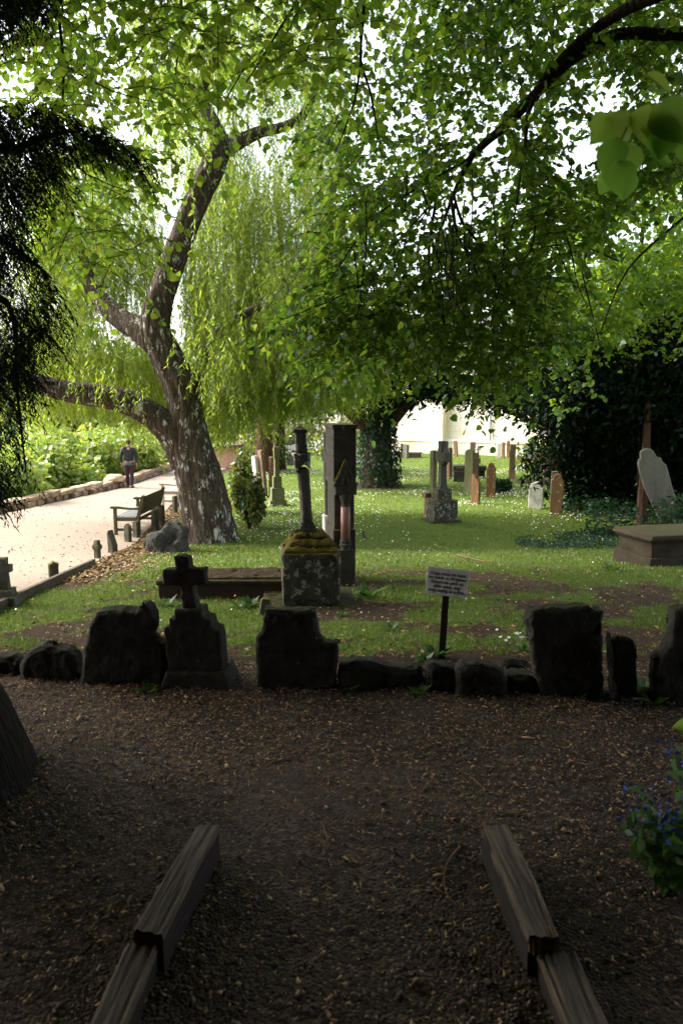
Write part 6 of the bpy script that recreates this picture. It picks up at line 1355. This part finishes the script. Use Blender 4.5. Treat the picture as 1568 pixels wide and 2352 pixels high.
# weeds
WD = 'broad-leaved weeds in the churchyard grass'
def weed(px, py, label, n=9, L=.13, mat='weed', group=WD, upz=.9, name='weed', spread=.05):
    n = int(n * 1.7); spread = .012 if n < 18 else .03; g = G(px, py); a = rng.uniform(0, 6.283, n); d = np.stack([np.cos(a), np.sin(a), rng.uniform(.3, 1.5, n) * upz], -1)
    q = np.stack([spread * np.cos(a) * rng.random(n), spread * np.sin(a) * rng.random(n), .0 * a + .005], -1)
    v, f = leaves(q, d, np.stack([-np.cos(a), -np.sin(a), 1 + 0 * a], -1), L * .85 * rng.uniform(.5, 1.2, n), 'spray'); t = tag(link(name, npmesh(name, v, f, 4), M[mat], None, g), label, 'weed', group); return t
for px, py, n, L, lab in [(575, 1395, 14, .17, 'leafy weed between the raised grave and the base slab'), (550, 1400, 10, .13, 'smaller weed just left of the leafy one by the base slab'), (848, 1372, 11, .26, 'tall dock-like weed right of the gothic headstone'), (790, 1418, 10, .12, 'weed at the right front corner of the monument base slab'), (1405, 1312, 12, .2, 'broad-leaved weed before the chest tomb'),
                          (385, 1395, 12, .17, 'grassy tuft left of the grave cross arm'), (1000, 1512, 16, .13, 'leafy clump at the foot of the sign post'), (975, 1530, 12, .12, 'low weed left of the sign post behind the stones'), (1205, 1500, 14, .12, 'white-flowered weed left of the tall dark slab'), (1530, 1268, 12, .14, 'weed at the foot of the chest tomb by the right edge'),
                          (445, 1372, 12, .14, 'tuft of weeds in front of the raised grave, right of the cross shaft'), (900, 1450, 9, .12, 'thin weed in the grass left of the sign'), (905, 1360, 8, .13, 'pale weed beside the daisies, left of the sign panel')]: weed(px, py, lab, n, L)
WS = 'small green weeds at the foot of the stone row'
for px, py, n, L, lab in [(340, 1592, 12, .11, 'bright fern-like weed at the foot of the big rough headstone'), (800, 1590, 10, .10, 'fern at the left end of the long low edging stone'), (1215, 1590, 5, .10, 'single broad-leaved weed left of the tall dark slab'), (1375, 1612, 9, .09, 'tiny weed at the right foot of the tall dark slab'), (1330, 1612, 8, .08, 'tiny weed at the middle of the foot of the tall dark slab'),
                          (1480, 1590, 14, .15, 'ivy sprig between the small upright stone and the right-edge stone'), (1500, 1620, 14, .13, 'weeds at the foot of the right-edge stone'), (965, 1600, 10, .10, 'grass tuft before the long low edging stone'), (520, 1560, 10, .1, 'yellowing weed between the stepped cross and the broken slab'), (1160, 1560, 8, .09, 'yellowed weed behind the low stones left of the tall dark slab')]: weed(px, py, lab, n, L, group=WS, upz=.8)
# blue flowers
for (px, py, hgt, n, lab) in [(1535, 2050, .36, 520, 'leafy clump of blue-flowered alkanet at the right edge'), (1610, 1960, .50, 460, 'taller clump of blue flowers cut off by the right edge')]:
    g = G(px, py); t = thing('blue_flower_plant', lab, 'flowering plant', g, 0, 'blue-flowered plants'); stm = MB(); fl, lf = [], []
    for i in range(15):
        a = rng.uniform(0, 6.283); r = rng.uniform(.02, .14); h = hgt * rng.uniform(.6, 1.0); e = Vector((r * 1.3 * math.cos(a), r * 1.3 * math.sin(a), h)); stm.tube([(r * .2 * math.cos(a), r * .2 * math.sin(a), 0), tuple(e * .6), tuple(e)], [.004, .003, .002], 5)
        m = n // 15; tt = rng.uniform(.15, .95, m)[:, None]; q = np.array(e)[None] * tt; lf.append(leaves(q, rdir(m, .5) + np.array([0, 0, -.1]), np.array([0, 0, 1.]) + .6 * rng.normal(size=(m, 3)), rng.uniform(.035, .075, m), 'clump'))
        m = 18; q = np.array(e)[None] + rng.normal(0, .026, (m, 3)); fl.append(leaves(q, rdir(m), rdir(m), rng.uniform(.014, .024, m), 'clump'))
    stm.build('stem', M['stem'], t); v, f = merge(lf); link('foliage', npmesh('foliage', v, f, 4), M['weed'], t); v, f = merge(fl); link('blossom', npmesh('blossom', v, f, 4), M['bluepetal'], t)

# ---------------- background trees
def bgtree(x, y, h, rx, label, mat='far_leaf', n=3600, group=None, low=.12, ls=(.28, .55), kind='clump'):
    z = T(x, y); t = thing('background_tree', label, 'tree', (x, y, z), 0, group); tm = MB(); limb(tm, [Vector((0, 0, -.3)), Vector((.1, 0, h * .3)), Vector((0, 0, h * .8))], [.3, .22, .06], .5, 8, .06, x)
    lob = 11; cs = np.stack([rng.uniform(-.6, .6, lob) * rx, rng.uniform(-.6, .6, lob) * rx, rng.uniform(low + .15, .88, lob) * h], -1)
    for c in cs[:6]: limb(tm, [Vector((0, 0, h * .3)), Vector(c) * .6 + Vector((0, 0, h * .15)), Vector(c)], [.12, .07, .02], .6, 5)
    tm.build('trunk', M['dark_bark'], t, smooth=True)
    w = rng.integers(0, lob, n); u = rdir(n) * (rng.random(n) ** .35)[:, None]; sc_ = rng.uniform(.75, 1.2, lob)[w][:, None]
    q = cs[w] + u * np.array([rx * .48, rx * .48, h * .17]) * sc_; q += ((fbm(q[:, 0] * .9, q[:, 2] * .9) - .5)[:, None]) * u * .9
    k = q[:, 2] > .1; q, u = q[k], u[k]
    v, f = leaves(q, u + rdir(len(q)) + np.array([0, 0, -.3]), u + .7 * rdir(len(q)), rng.uniform(ls[0], ls[1], len(q)), kind); link('crown', npmesh('crown', v, f, 4), M[mat], t); return t
RV = 'trees on the far bank of the river'
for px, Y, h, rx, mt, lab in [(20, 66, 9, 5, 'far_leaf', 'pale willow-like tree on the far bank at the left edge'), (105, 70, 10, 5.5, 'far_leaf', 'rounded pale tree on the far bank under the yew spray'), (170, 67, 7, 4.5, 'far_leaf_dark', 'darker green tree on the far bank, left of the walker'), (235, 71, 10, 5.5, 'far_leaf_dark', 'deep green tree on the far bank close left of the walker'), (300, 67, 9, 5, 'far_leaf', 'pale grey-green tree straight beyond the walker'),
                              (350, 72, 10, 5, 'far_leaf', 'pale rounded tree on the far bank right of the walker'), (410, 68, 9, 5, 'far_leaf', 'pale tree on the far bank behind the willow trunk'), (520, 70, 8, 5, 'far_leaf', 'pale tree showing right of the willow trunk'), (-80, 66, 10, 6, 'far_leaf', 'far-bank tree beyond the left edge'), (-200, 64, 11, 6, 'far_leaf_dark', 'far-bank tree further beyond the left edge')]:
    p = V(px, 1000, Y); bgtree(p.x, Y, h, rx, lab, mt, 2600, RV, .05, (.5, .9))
CYT = 'trees behind the churchyard lawn'
for px, Y, h, rx, mt, lab in [(575, 52, 7, 3.6, 'far_leaf_dark', 'green tree behind the hut'), (680, 56, 8, 4, 'far_leaf_dark', 'green tree far behind the broken cross monument'), (770, 60, 9, 4, 'far_leaf_dark', 'green tree far behind the gothic headstone'), (1420, 33, 10, 5, 'maple_leaf', 'tall yellow-green tree behind the black yew foliage'), (1560, 30, 9.5, 4.5, 'maple_leaf', 'yellow-green tree at the right edge behind the yew'), (1290, 38, 8.6, 4, 'lime_leaf', 'green tree beyond the spreading yew'), (1640, 24, 9, 4.5, 'lime_leaf', 'green tree just outside the right edge')]:
    p = V(px, 1000, Y); bgtree(p.x, Y, h, rx, lab, mt, 5200, CYT, .05, (.2, .38), 'clump')

# ================================================================== LIGHT, SKY, CAMERA
SUN_DIR = Vector((-.80, .22, .78)).normalized()          # towards the sun
elev = math.asin(SUN_DIR.z); azi = math.atan2(SUN_DIR.x, SUN_DIR.y)
w = bpy.data.worlds.new('World'); sc.world = w; w.use_nodes = True
nt = w.node_tree; bg = nt.nodes['Background']; sky = nt.nodes.new('ShaderNodeTexSky'); sky.sky_type = 'NISHITA'; sky.sun_disc = False
sky.sun_elevation = elev; sky.sun_rotation = azi; sky.air_density = 1.0; sky.dust_density = 4.0; sky.ozone_density = .5
hs = nt.nodes.new('ShaderNodeHueSaturation'); hs.inputs['Saturation'].default_value = .45
nt.links.new(sky.outputs[0], hs.inputs['Color']); nt.links.new(hs.outputs[0], bg.inputs['Color']); bg.inputs['Strength'].default_value = .15
sl = bpy.data.lights.new('sun', 'SUN'); sl.energy = 1.5; sl.angle = R(12); sl.color = (1, .95, .86)
so = bpy.data.objects.new('sun', sl); COL.objects.link(so); so.rotation_euler = (-SUN_DIR).to_track_quat('-Z', 'Y').to_euler()
cam = bpy.data.cameras.new('camera'); co = bpy.data.objects.new('camera', cam); COL.objects.link(co); sc.camera = co
cam.sensor_fit = 'VERTICAL'; cam.sensor_height = 36; cam.sensor_width = 24; cam.lens = F / 2352 * 36
co.location = (0, 0, CAMZ); co.rotation_euler = (R(90) - TH, 0, 0); cam.clip_start = .05; cam.clip_end = 2000
cam.dof.use_dof = True; cam.dof.focus_distance = 9.0; cam.dof.aperture_fstop = 4.3
vs_ = sc.view_settings; sc.display_settings.display_device = 'sRGB'; vs_.view_transform = 'Standard'; vs_.look = 'None'; vs_.gamma = 1; vs_.exposure = 2.2
cy = sc.cycles; cy.max_bounces = 7; cy.diffuse_bounces = 4; cy.glossy_bounces = 2; cy.transmission_bounces = 4; cy.caustics_reflective = False; cy.caustics_refractive = False
cy.sample_clamp_indirect = 8; cy.use_denoising = True
